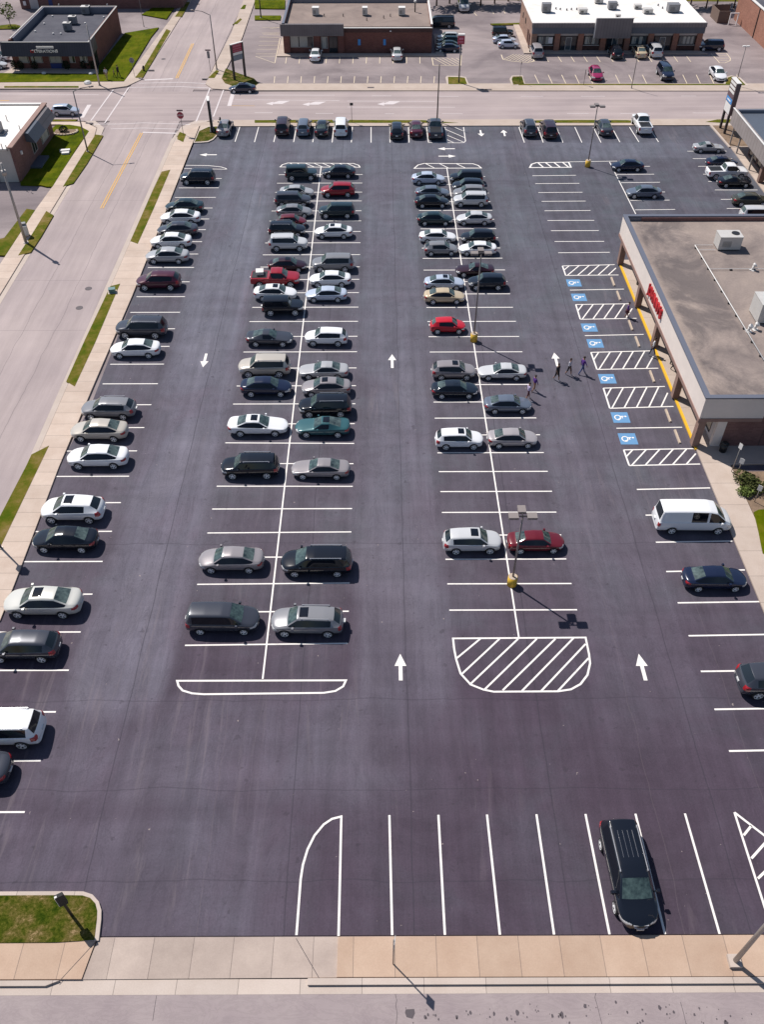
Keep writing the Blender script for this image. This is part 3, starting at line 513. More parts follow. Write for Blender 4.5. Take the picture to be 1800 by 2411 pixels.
# ------------------------------------------------------------------ vehicles: body cages, subdivided once, then cut into parts
# station: (x, half width, bottom z, shoulder z, top z, half width of the top, glass flags of the stretch behind it)
def cage(kind):
    S = {
    'sedan': (4.80, [(2.40, .50, .34, .52, .58, .42, ''), (2.30, .72, .24, .63, .69, .56, ''), (2.02, .86, .20, .74, .80, .68, ''), (1.55, .905, .20, .83, .91, .74, ''), (1.26, .91, .20, .88, .98, .76, ''), (1.18, .91, .20, .89, 1.01, .77, 'Ws'), (.52, .915, .20, .92, 1.46, .60, 'f'), (-.10, .915, .20, .93, 1.51, .60, 'f'), (-.21, .915, .20, .93, 1.51, .60, 'r'), (-.98, .915, .20, .95, 1.45, .58, 'Rr'), (-1.72, .90, .20, .96, 1.12, .70, ''), (-1.82, .89, .21, .96, 1.09, .70, ''), (-2.14, .85, .24, .94, 1.05, .67, ''), (-2.34, .74, .28, .84, .95, .58, ''), (-2.40, .56, .36, .62, .70, .46, '')]),
    '_old': (4.80, [(2.40, .55, .34, .50, .56, .46, ''), (2.28, .76, .24, .62, .68, .60, ''), (1.95, .88, .20, .72, .78, .70, ''), (1.35, .905, .20, .80, .88, .74, ''), (.98, .91, .20, .86, .95, .76, ''), (.90, .91, .20, .87, .98, .77, 'Ws'), (.18, .915, .20, .90, 1.43, .60, 'f'), (-.22, .915, .20, .92, 1.47, .60, 'f'), (-.34, .915, .20, .92, 1.47, .60, 'r'), (-.85, .915, .20, .94, 1.43, .585, 'Rr'), (-1.58, .905, .20, .95, 1.08, .72, ''), (-1.68, .90, .21, .95, 1.06, .72, ''), (-2.12, .87, .24, .93, 1.03, .70, ''), (-2.34, .78, .28, .84, .94, .62, ''), (-2.40, .60, .36, .62, .70, .50, '')]),
    'coupe': (4.75, [(2.375, .60, .34, .50, .56, .50, ''), (2.25, .80, .26, .62, .68, .64, ''), (1.95, .90, .22, .74, .78, .72, ''), (1.2, .91, .20, .80, .88, .75, ''), (.80, .91, .20, .84, .93, .76, ''), (.72, .91, .20, .85, .95, .77, 'Ws'), (.05, .91, .20, .87, 1.36, .60, 'f'), (-.45, .91, .20, .88, 1.38, .60, 'f'), (-.60, .91, .20, .89, 1.37, .59, 'R'), (-1.60, .90, .20, .91, 1.02, .70, ''), (-1.70, .89, .22, .91, 1.00, .70, ''), (-2.15, .86, .24, .88, .98, .68, ''), (-2.32, .78, .28, .80, .90, .62, ''), (-2.375, .62, .36, .62, .68, .52, '')]),
    'hatchback': (4.2, [(2.10, .55, .34, .52, .58, .46, ''), (2.0, .76, .24, .64, .72, .60, ''), (1.75, .87, .20, .76, .83, .70, ''), (1.38, .89, .20, .84, .94, .74, ''), (1.18, .90, .20, .88, 1.00, .75, ''), (1.10, .90, .20, .89, 1.02, .76, 'Ws'), (.46, .90, .20, .92, 1.49, .60, 'f'), (-.05, .90, .20, .94, 1.52, .60, 'f'), (-.17, .90, .20, .94, 1.52, .60, 'r'), (-.95, .90, .20, .97, 1.48, .58, 'r'), (-1.05, .90, .20, .97, 1.47, .58, ''), (-1.42, .89, .20, .98, 1.42, .56, 'R'), (-1.86, .86, .22, .96, 1.06, .64, ''), (-1.96, .83, .24, .90, .96, .62, ''), (-2.06, .74, .30, .72, .78, .56, ''), (-2.10, .62, .36, .56, .60, .50, '')]),
    'crossover': (4.55, [(2.275, .60, .36, .60, .68, .52, ''), (2.18, .80, .28, .74, .84, .66, ''), (1.90, .89, .24, .86, .94, .74, ''), (1.50, .915, .24, .93, 1.03, .77, ''), (1.24, .92, .24, .97, 1.09, .78, ''), (1.16, .92, .24, .98, 1.12, .79, 'Ws'), (.56, .925, .24, 1.02, 1.61, .64, 'f'), (-.02, .925, .24, 1.03, 1.65, .64, 'f'), (-.14, .925, .24, 1.03, 1.65, .64, 'r'), (-.98, .925, .24, 1.05, 1.62, .63, 'r'), (-1.08, .925, .24, 1.05, 1.62, .63, 'q'), (-1.55, .92, .24, 1.07, 1.57, .62, ''), (-1.70, .91, .24, 1.07, 1.54, .61, 'R'), (-2.08, .88, .26, 1.06, 1.16, .70, ''), (-2.18, .85, .28, .98, 1.04, .68, ''), (-2.25, .76, .34, .74, .80, .60, ''), (-2.275, .66, .38, .60, .64, .54, '')]),
    'suv': (4.85, [(2.425, .66, .40, .66, .76, .58, ''), (2.34, .84, .30, .82, .93, .70, ''), (2.10, .92, .27, .95, 1.04, .78, ''), (1.60, .945, .27, 1.02, 1.12, .80, ''), (1.34, .95, .27, 1.04, 1.17, .81, ''), (1.26, .95, .27, 1.05, 1.19, .82, 'Ws'), (.72, .955, .27, 1.09, 1.73, .70, 'f'), (.08, .955, .27, 1.10, 1.77, .70, 'f'), (-.05, .955, .27, 1.10, 1.77, .70, 'r'), (-.95, .955, .27, 1.11, 1.76, .69, 'r'), (-1.06, .955, .27, 1.11, 1.76, .69, 'q'), (-1.90, .95, .27, 1.12, 1.73, .68, ''), (-2.02, .94, .27, 1.12, 1.71, .68, 'R'), (-2.26, .92, .28, 1.10, 1.22, .76, ''), (-2.34, .90, .30, 1.02, 1.08, .74, ''), (-2.40, .84, .36, .78, .84, .66, ''), (-2.425, .74, .40, .62, .66, .60, '')]),
    'minivan': (5.05, [(2.525, .52, .36, .56, .64, .44, ''), (2.44, .76, .26, .72, .80, .62, ''), (2.15, .91, .22, .84, .92, .76, ''), (1.75, .96, .22, .92, 1.02, .80, ''), (1.52, .965, .22, .96, 1.09, .81, ''), (1.44, .97, .22, .97, 1.12, .82, 'Ws'), (.66, .975, .22, 1.02, 1.66, .70, 'f'), (.12, .975, .22, 1.03, 1.73, .71, 'f'), (0, .975, .22, 1.03, 1.73, .71, 'r'), (-1.00, .975, .22, 1.04, 1.73, .71, 'r'), (-1.10, .975, .22, 1.04, 1.73, .71, 'q'), (-1.98, .97, .22, 1.05, 1.70, .70, ''), (-2.10, .96, .22, 1.05, 1.68, .69, 'R'), (-2.38, .93, .24, 1.03, 1.14, .78, ''), (-2.46, .90, .28, .92, .98, .74, ''), (-2.51, .82, .34, .72, .76, .66, ''), (-2.525, .74, .38, .58, .62, .60, '')]),
    'boxy': (4.5, [(2.25, .74, .44, .78, .86, .66, ''), (2.18, .84, .40, .92, 1.00, .74, ''), (2.0, .86, .36, 1.00, 1.06, .76, ''), (1.4, .88, .34, 1.06, 1.12, .78, ''), (1.02, .88, .34, 1.08, 1.14, .78, ''), (.96, .88, .34, 1.09, 1.17, .79, 'Ws'), (.66, .885, .34, 1.12, 1.76, .73, 'f'), (.10, .885, .34, 1.12, 1.81, .73, 'f'), (-.06, .885, .34, 1.12, 1.81, .73, 'r'), (-.86, .885, .34, 1.12, 1.81, .73, 'r'), (-1.0, .885, .34, 1.12, 1.81, .73, 'q'), (-1.86, .885, .34, 1.12, 1.80, .73, ''), (-2.02, .88, .34, 1.12, 1.78, .72, 'R'), (-2.13, .87, .36, 1.12, 1.24, .78, ''), (-2.18, .86, .38, 1.00, 1.06, .76, ''), (-2.24, .82, .42, .80, .86, .70, ''), (-2.25, .78, .46, .70, .74, .66, '')]),
    'van': (5.95, [(2.975, .72, .40, .62, .72, .62, ''), (2.88, .90, .30, .84, .98, .74, ''), (2.70, .98, .26, 1.00, 1.14, .82, ''), (2.42, 1.01, .26, 1.12, 1.30, .84, ''), (2.28, 1.02, .26, 1.16, 1.36, .85, 'Ws'), (1.52, 1.03, .26, 1.22, 2.08, .78, 'f'), (.98, 1.03, .26, 1.24, 2.22, .78, ''), (.80, 1.03, .26, 1.24, 2.24, .78, 'r'), (-.42, 1.03, .26, 1.24, 2.26, .78, ''), (-.60, 1.03, .26, 1.24, 2.26, .78, ''), (-2.50, 1.03, .26, 1.24, 2.24, .78, ''), (-2.70, 1.02, .26, 1.24, 2.20, .78, 'R'), (-2.86, 1.00, .28, 1.22, 1.34, .84, ''), (-2.92, .98, .30, 1.10, 1.16, .82, ''), (-2.965, .94, .36, .80, .84, .78, ''), (-2.975, .88, .42, .62, .66, .74, '')]),
    'pickup': (5.6, [(2.80, .74, .46, .74, .84, .66, ''), (2.70, .88, .38, .92, 1.02, .78, ''), (2.45, .96, .34, 1.04, 1.12, .82, ''), (1.85, .98, .34, 1.10, 1.20, .84, ''), (1.50, .985, .34, 1.12, 1.24, .84, ''), (1.42, .985, .34, 1.13, 1.27, .84, 'Ws'), (.86, .99, .34, 1.15, 1.80, .72, 'f'), (.40, .99, .34, 1.16, 1.86, .72, 'f'), (.27, .99, .34, 1.16, 1.86, .72, 'r'), (-.42, .99, .34, 1.16, 1.84, .70, 'R'), (-.66, .985, .34, 1.16, 1.26, .82, ''), (-.74, .98, .34, 1.16, 1.20, .86, ''), (-2.4, .98, .34, 1.16, 1.20, .86, ''), (-2.68, .97, .36, 1.15, 1.19, .86, ''), (-2.76, .94, .42, 1.0, 1.04, .84, ''), (-2.80, .88, .48, .74, .78, .78, '')]),
    }
    S['wagon'] = (4.9, [(x*1.04, w, zb, zs*.97, zt*.965, wt, f) for x, w, zb, zs, zt, wt, f in S['crossover'][1]])
    S['old_sedan'] = (5.1, [(x*1.0625, w*.99, zb, zs*.97, (zt*.97 if x < .5 else zt*.94), wt*1.02, f) for x, w, zb, zs, zt, wt, f in S['_old'][1]])
    S['city_car'] = (4.0, [(x*.93, w*.96, zb, zs, zt*1.0, wt, f) for x, w, zb, zs, zt, wt, f in S['hatchback'][1]])
    return S[kind]
WHEELX = {'sedan': (1.45, -1.38), 'old_sedan': (1.52, -1.48), 'coupe': (1.42, -1.38), 'hatchback': (1.32, -1.26), 'city_car': (1.24, -1.18), 'crossover': (1.38, -1.32), 'wagon': (1.46, -1.42), 'suv': (1.48, -1.45), 'minivan': (1.55, -1.52), 'boxy': (1.38, -1.32), 'van': (1.92, -1.75), 'pickup': (1.78, -1.75)}
WR = {'crossover': .36, 'suv': .38, 'boxy': .39, 'pickup': .41, 'van': .36, 'wagon': .35}
def smoothed(bm, mats, levels=3, cut=None):
    me = bpy.data.meshes.new('cage'); bm.to_mesh(me); bm.free()
    for m in mats: me.materials.append(MATS[m])
    o = bpy.data.objects.new('cage', me); COL.objects.link(o)
    md = o.modifiers.new('s', 'SUBSURF'); md.levels = levels
    if cut:
        c_ = B()
        for (x_, y0, y1, z_, r_) in cut: c_.cyl((x_, y0, z_), (x_, y1, z_), r_, n=28)
        co = c_.done('cutter', 'trim'); bo = o.modifiers.new('b', 'BOOLEAN'); bo.operation = 'DIFFERENCE'; bo.object = co; bo.solver = 'EXACT'
        try: bo.material_mode = 'TRANSFER'
        except Exception: pass
    dg = bpy.context.evaluated_depsgraph_get(); dg.update()
    me2 = bpy.data.meshes.new_from_object(o.evaluated_get(dg))
    bpy.data.objects.remove(o)
    if cut: bpy.data.objects.remove(co)
    return me2
def split(me, name, pick, off=0.0, keep=None):
    """faces of me for which pick(face) holds, as a mesh of its own"""
    bm = bmesh.new(); bm.from_mesh(me)
    bmesh.ops.delete(bm, geom=[f for f in bm.faces if not pick(f)], context='FACES')
    if off:
        bm.normal_update()
        for v in bm.verts: v.co += v.normal*off
    for f in bm.faces: f.smooth = True
    if not bm.faces: bm.free(); return None
    m = bpy.data.meshes.new(name); bm.to_mesh(m); bm.free(); return m
TEMPL = {}
def build_template(kind):
    L, st = cage(kind)
    bm = bmesh.new(); rings = []; cr = bm.edges.layers.float.new('crease_edge')
    for (x, w, zb, zs, zt, wt, fl) in st:
        cab = zt - zs > .25
        h = [(w*.72, zb), (w*.95, zb+.10), (w*1.0, (zb+.12+zs)/2+.05), (w*.985, zs), (w*(.95 if cab else .93), zs+(.035 if cab else .03)),
             (wt, zt-.11 if cab else max(zs+.045, zt-.035)), (wt*.90, zt-.035 if cab else zt-.012), (wt*.5, zt), (0, zt+.012)]
        cv = lambda y: x+(.17*(x/(L/2))*(1-(y/w)**2)-.05*(x/(L/2)) if x > 0 else -.11*(-x/(L/2))*(1-(y/w)**2))*(1 if kind not in ('van', 'pickup', 'boxy') else .45)
        R_ = [bm.verts.new((cv(y), y, z)) for y, z in h]; Lf = [bm.verts.new((cv(y), -y, z)) for y, z in h[:-1]]
        rings.append((R_, Lf))
    MI = {'body': 0, 'trim': 1, 'wind': 2, 'side': 3, 'rear': 4, 'side2': 5, 'side3': 6}
    def fc(vs, mi=0):
        f = bm.faces.new(vs); f.material_index = mi; return f
    for i in range(len(rings)-1):
        fl = st[i][6]
        (a, al), (c, cl) = rings[i], rings[i+1]
        for k in range(8):
            mi = 0
            if k == 4: mi = 5 if ('s' in fl or 'f' in fl) else 3 if 'r' in fl else 6 if 'q' in fl else 0
            if k == 4 and fl == '' and st[i][4]-st[i][3] > .3 and st[i+1][4]-st[i+1][3] > .3 and kind not in ('van', 'pickup'): mi = 1
            if k >= 6: mi = 2 if 'W' in fl else 4 if 'R' in fl else 0
            if k == 0: mi = 1
            fc((a[k], c[k], c[k+1], a[k+1]), mi)
            al_ = al+[a[8]]; cl_ = cl+[c[8]]
            fc((al_[k+1], cl_[k+1], cl_[k], al_[k]), mi)
        fc((a[0], al[0], cl[0], c[0]), 1)
    for (r_, l_), rev in ((rings[0], False), (rings[-1], True)):
        for k in range(7):
            vs = (r_[k], r_[k+1], l_[k+1], l_[k]); fc(vs[::-1] if rev else vs, 1 if k < 1 else 0)
        vs = (r_[7], r_[8], l_[7]); fc(vs[::-1] if rev else vs)
    bm.edges.ensure_lookup_table()
    def crease(v1, v2, c_):
        e = bm.edges.get((v1, v2))
        if e: e[cr] = c_
    for i, (s_, (a, al)) in enumerate(zip(st, rings)):
        fl = s_[6]; pf = st[i-1][6] if i else ''
        if 'W' in fl or 'R' in fl or 'W' in pf or 'R' in pf:
            for q in (a, al+[a[8]]):
                for k in range(5, 8): crease(q[k], q[k+1], .55)
        if any(c_ in fl+pf for c_ in 'sfrq'):
            for q in (a, al): crease(q[4], q[5], 1.0 if kind in ('van', 'boxy', 'pickup') else .9)
        if i+1 < len(st):
            c, cl = rings[i+1]
            for q, q2 in ((a, c), (al, cl)):
                if any(c_ in fl for c_ in 'Wsfrq'): crease(q[4], q2[4], 1.0 if kind in ('van', 'boxy', 'pickup') else .9); crease(q[5], q2[5], 1.0 if kind in ('van', 'boxy', 'pickup') else .85)
                if 'W' in fl or 'R' in fl: crease(q[6], q2[6], .45)
                if fl == '' and s_[4]-s_[3] > .25 and st[i+1][4]-st[i+1][3] > .25: crease(q[4], q2[4], 1.0); crease(q[5], q2[5], 1.0)
                crease(q[3], q2[3], .35); crease(q[0], q2[0], .5)
        if kind in ('boxy', 'van', 'pickup') and i in (1, 2, len(st)-3, len(st)-2):
            for q in (a, al+[a[8]]):
                for k in range(1, 8): crease(q[k], q[k+1], .5)
    if kind in ('boxy', 'pickup'):
        for i in range(len(st)-1):
            for q, q2 in ((rings[i][0], rings[i+1][0]), (rings[i][1], rings[i+1][1])): crease(q[3], q2[3], .7)
    bmesh.ops.recalc_face_normals(bm, faces=bm.faces[:])
    wr = WR.get(kind, .33); wx = WHEELX[kind]; W2 = max(s_[1] for s_ in st)
    cut = [(x_, s_*(W2-.26), s_*(W2+.3), wr, wr+.055) for x_ in wx for s_ in (1, -1)]
    me = smoothed(bm, ['body_slot', 'trim', 'trim', 'trim', 'trim', 'trim', 'trim'] if 0 else ['trim']*7, 3, cut)
    fx = L/2
    parts = {}
    zt = {}
    body = split(me, 'body', lambda f: f.material_index in (0, 1)); parts['body'] = body
    parts['windshield'] = split(me, 'windshield', lambda f: f.material_index == 2)
    parts['rear_window'] = split(me, 'rear_window', lambda f: f.material_index == 4)
    parts['side_windows'] = []
    for sgn in (1, -1):
        for mi in (5, 3, 6):
            m_ = split(me, 'side_window', lambda f: f.material_index == mi and f.calc_center_median().y*sgn > 0)
            if m_: parts['side_windows'].append(m_)
    def rngp(x0, x1, y0, y1, z0, z1, nz=None):
        def p_(f):
            c_ = f.calc_center_median()
            return f.material_index in (0, 1) and x0 <= c_.x <= x1 and y0 <= c_.y <= y1 and z0 <= c_.z <= z1
        return p_
    hs = st[1][3]; hz = (hs-.10, hs+.07)
    parts['headlights'] = [split(me, 'headlight', rngp(fx-.50, fx, *(sorted((s_*.44, s_*1.2))), *hz), .006) for s_ in (1, -1)]
    rs = st[-3][3] if kind in ('sedan', 'old_sedan', 'coupe') else st[-4][3]
    tz = (rs-.20, rs-.01) if kind in ('sedan', 'old_sedan', 'coupe') else (rs-.30, rs+.02)
    ty = .50 if kind in ('sedan', 'old_sedan', 'coupe') else .62
    if kind in ('van', 'boxy', 'pickup'): ty = .78; tz = (rs-.40, rs-.05)
    parts['taillights'] = [split(me, 'taillight', rngp(-fx, -fx+(.34 if ty < .7 else .2), *(sorted((s_*ty, s_*1.2))), *tz), .006) for s_ in (1, -1)]
    parts['grille'] = split(me, 'grille', rngp(fx-.25, fx+.2, -.40, .40, hs-.20, hs-.03), .007)
    zmax = max(s_[4] for s_ in st); cabx = [s_[0] for s_ in st if s_[4]-s_[3] > .35]
    x1, x0 = cabx[0], cabx[-1]
    def top(f):
        c_ = f.calc_center_median(); return f.material_index == 0 and f.normal.z > .8 and abs(c_.y) < .40 and x1-.72 < c_.x < x1-.14 and c_.z > 1.2
    parts['sunroof'] = split(me, 'sunroof', top, .008)
    def pano(f):
        c_ = f.calc_center_median(); return f.material_index == 0 and f.normal.z > .8 and abs(c_.y) < .42 and x1-1.5 < c_.x < x1-.2 and c_.z > 1.2
    b = B(); wtp = [s_[5] for s_ in st if s_[4] > zmax-.05][0]
    parts['rails'] = []
    for s_ in (1, -1):
        b = B(); y_ = s_*(wtp*.93)
        b.cyl((x1-.25, y_, zmax-.0), (x0+.25, y_, zmax+.0), .022, n=6); b.box(x1-.35, x1-.25, y_-.02, y_+.02, zmax-.10, zmax+.01); b.box(x0+.25, x0+.35, y_-.02, y_+.02, zmax-.10, zmax+.01)
        o = b.done('roof_rail', 'chrome'); parts['rails'].append(o.data); bpy.data.objects.remove(o)
    # wheel and rim
    b = B(); prof = [(wr*.62, -.10), (wr*.93, -.105), (wr, -.075), (wr, .075), (wr*.93, .105), (wr*.62, .10)]
    n = 24; rg = []
    for k in range(n):
        a_ = 2*PI*k/n; rg.append([b.bm.verts.new((r_*math.cos(a_), y_, r_*math.sin(a_))) for r_, y_ in prof])
    for k in range(n):
        q, q2 = rg[k], rg[(k+1) % n]
        for j in range(5): b.bm.faces.new((q[j], q[j+1], q2[j+1], q2[j])).smooth = True
    for s_ in (1, -1):
        vs = [b.bm.verts.new((wr*.64*math.cos(2*PI*k/n), s_*.05, wr*.64*math.sin(2*PI*k/n))) for k in range(n)]; b.bm.faces.new(vs)
    bmesh.ops.recalc_face_normals(b.bm, faces=b.bm.faces[:])
    o = b.done('wheel', 'rubber'); parts['wheel'] = o.data; bpy.data.objects.remove(o)
    b = B(); b.cyl((0, .055, 0), (0, .085, 0), .06, n=10)
    for k in range(5):
        a_ = 2*PI*k/5; d = Vector((math.cos(a_), 0, math.sin(a_))); t_ = Vector((-d.z, 0, d.x)); r0, r1 = .04, wr*.70
        b.prismv([d*r0+t_*.035+Vector((0, .06, 0)), d*r0-t_*.035+Vector((0, .06, 0)), d*r1-t_*.055+Vector((0, .07, 0)), d*r1+t_*.055+Vector((0, .07, 0))], Vector((0, .025, 0)))
    for k in range(n):
        a0, a1 = 2*PI*k/n, 2*PI*(k+1)/n
        vs = [Vector((r_*math.cos(a_), y_, r_*math.sin(a_))) for a_, r_, y_ in ((a0, wr*.64, .10), (a1, wr*.64, .10), (a1, wr*.74, .107), (a0, wr*.74, .107))]
        b.bm.faces.new([b.bm.verts.new(v) for v in vs])
    o = b.done('rim', 'rim'); parts['rim'] = o.data; bpy.data.objects.remove(o)
    # mirror
    mx = [s_ for s_ in st if 'W' in s_[6]][0]; mirrors = []
    for s_ in (1, -1):
        b = B(); yb = s_*mx[1]
        b.box(mx[0]-.42, mx[0]-.24, min(yb+s_*.02, yb+s_*.21), max(yb+s_*.02, yb+s_*.21), mx[3]+.04, mx[3]+.19, 0, .02)
        b.box(mx[0]-.36, mx[0]-.30, min(yb-s_*.08, yb+s_*.05), max(yb-s_*.08, yb+s_*.05), mx[3]+.02, mx[3]+.09)
        o = b.done('side_mirror', [], None); mirrors.append(o.data); bpy.data.objects.remove(o)
    parts['mirrors'] = mirrors
    parts['handles'] = []
    for s_ in (1, -1):
        for x_ in ([s2[0] for s2 in st if 'r' in s2[6]][:1] or [0]):
            for dx in (.16, -.72):
                y_ = s_*(W2*.992); b = B(); b.box(x_+dx-.09, x_+dx+.09, y_-.015, y_+.015, mx[3]-.10, mx[3]-.065)
                o = b.done('door_handle', [], None); parts['handles'].append(o.data); bpy.data.objects.remove(o)
    b = B(); b.box(-fx-.12, -fx+.04, -.16, .16, rs-.36, rs-.24); o = b.done('license_plate', 'plate'); parts['plate'] = o.data; bpy.data.objects.remove(o)
    if kind == 'pickup':
        b = B(); b.box(-2.62, -.86, -.74, .74, 1.21, 1.225); o = b.done('bed_cover', 'trim'); parts['bed'] = o.data; bpy.data.objects.remove(o)
    parts['L'] = L; parts['W2'] = W2; parts['wr'] = wr; parts['wx'] = wx; parts['zmax'] = zmax; parts['st'] = st; parts['x01'] = (x0, x1)
    return parts
def prismv(s, ps, d):
    lo = [s.bm.verts.new(p) for p in ps]; hi = [s.bm.verts.new(p+d) for p in ps]
    s.bm.faces.new(lo); s.bm.faces.new(hi[::-1])
    for i in range(len(ps)):
        j = (i+1) % len(ps); s.bm.faces.new((lo[i], hi[i], hi[j], lo[j]))
B.prismv = prismv
def setmats(me, names):
    me.materials.clear()
    for n_ in names: me.materials.append(MATS[n_] if n_ else None)
NAMEOF = {'sedan': ('sedan', 'car'), 'old_sedan': ('sedan', 'car'), 'coupe': ('coupe', 'car'), 'hatchback': ('hatchback', 'car'), 'city_car': ('hatchback', 'car'), 'crossover': ('crossover', 'suv'), 'suv': ('suv', 'suv'), 'wagon': ('station_wagon', 'car'), 'minivan': ('minivan', 'minivan'), 'boxy': ('off_roader', 'suv'), 'van': ('cargo_van', 'van'), 'pickup': ('pickup_truck', 'pickup truck')}
def slotpaint(o, m):
    o.material_slots[0].link = 'OBJECT'; o.material_slots[0].material = MATS['paint_'+m]
def car(kind, color, loc, rz, scale=1.0, feats='', rimm='rim'):
    if kind not in TEMPL:
        T_ = TEMPL[kind] = build_template(kind)
        setmats(T_['body'], [None, 'trim']); 
        for m_ in T_['side_windows']: setmats(m_, ['side_glass'])
        for k_, mm in (('windshield', 'windshield_glass'), ('rear_window', 'rear_glass'), ('sunroof', 'side_glass'), ('grille', 'trim')):
            if T_[k_]: setmats(T_[k_], [mm])
        for m_ in T_['headlights']:
            if m_: setmats(m_, ['headlight'])
        for m_ in T_['taillights']:
            if m_: setmats(m_, ['taillight'])
        for m_ in T_['mirrors']: setmats(m_, [None])
        [setmats(m_, [None]) for m_ in T_['handles']]
        for m_ in [T_['windshield'], T_['rear_window'], T_['sunroof'], T_['grille']]+T_['side_windows']+T_['headlights']+T_['taillights']:
            if m_:
                for p_ in m_.polygons: p_.material_index = 0
    T_ = TEMPL[kind]; nm, cat = NAMEOF[kind]
    r = empty(nm, loc, rz, scale=scale); r.scale[2] = scale*random.uniform(.98, 1.04); r['category'] = cat
    bd = mobj('body', T_['body'], r); slotpaint(bd, color)
    mobj('windshield', T_['windshield'], r)
    if T_['rear_window']:
        rw = mobj('rear_window', T_['rear_window'], r)
        if 'd' in feats: rw.material_slots[0].link = 'OBJECT'; rw.material_slots[0].material = MATS['rear_glass_dark']
    for m_ in T_['side_windows']: mobj('side_window', m_, r)
    for m_ in T_['headlights']:
        if m_: mobj('headlight', m_, r)
    for m_ in T_['taillights']:
        if m_: mobj('taillight', m_, r)
    if T_['grille']: mobj('grille', T_['grille'], r)
    if 's' in feats and T_['sunroof']: mobj('sunroof', T_['sunroof'], r)
    if 'r' in feats: [mobj('roof_rail', m_, r) for m_ in T_['rails']]
    for m_ in T_['mirrors']: slotpaint(mobj('side_mirror', m_, r), color)
    [slotpaint(mobj('door_handle', m_, r), color) for m_ in T_['handles']]
    mobj('license_plate', T_['plate'], r)
    if kind == 'pickup': mobj('bed_cover', T_['bed'], r)
    for x_ in T_['wx']:
        for s_ in (1, -1):
            w_ = mobj('wheel', T_['wheel'], r); w_.location = (x_, s_*(T_['W2']-.10), T_['wr']); w_.rotation_euler = (0, random.uniform(0, 1.2), 0 if s_ > 0 else PI)
            q = mobj('rim', T_['rim'], w_)
            if 'k' in feats: q.material_slots[0].link = 'OBJECT'; q.material_slots[0].material = MATS['dark_rim']
    return r
def x_at(px, Y, Z):
    zc = FW.y*Y + FW.z*(Z-CH)
    return (px-W/2)/F*zc
CARS = []
def put(row, k, x0, x1, yb, face, kind, color, feats='', desc=None, z=0.0, fix=None):
    L_, st = cage(kind); W_2 = max(s_[1] for s_ in st)
    sx0, _ = zz(k, x0, 0); sx1, sy = zz(k, x1, yb)
    Yc = P((sx0+sx1)/2, sy, z).y
    if face in 'LR':
        Y = Yc+W_2*.93; X0, X1 = x_at(sx0, Y-.3, .6), x_at(sx1, Y-.3, .6)
        s_ = fix or min(1.13, max(.84, (X1-X0)/L_)); X = (X0+X1)/2
        if fix or not (.84 < (X1-X0)/L_ < 1.13): pass
        rz = 0 if face == 'R' else PI
        if not fix: Y = Yc+W_2*.93*s_
    else:
        s_ = fix or 1.0; Y = Yc + L_/2*s_*.96; X0, X1 = x_at(sx0, Y, 1.0), x_at(sx1, Y, 1.0); X = (X0+X1)/2; rz = PI/2 if face == 'U' else -PI/2
    r = car(kind, color, (X, Y, z), rz+random.gauss(0, .014), s_, feats)
    nice = {'crossover': 'crossover', 'suv': 'SUV', 'old_sedan': 'sedan', 'city_car': 'small hatchback', 'boxy': 'off-roader', 'van': 'panel van', 'wagon': 'station wagon', 'pickup': 'pickup truck'}.get(kind, kind)
    r['_row'] = row; CARS.append((r, row, color, nice, desc, X, Y))
    return r
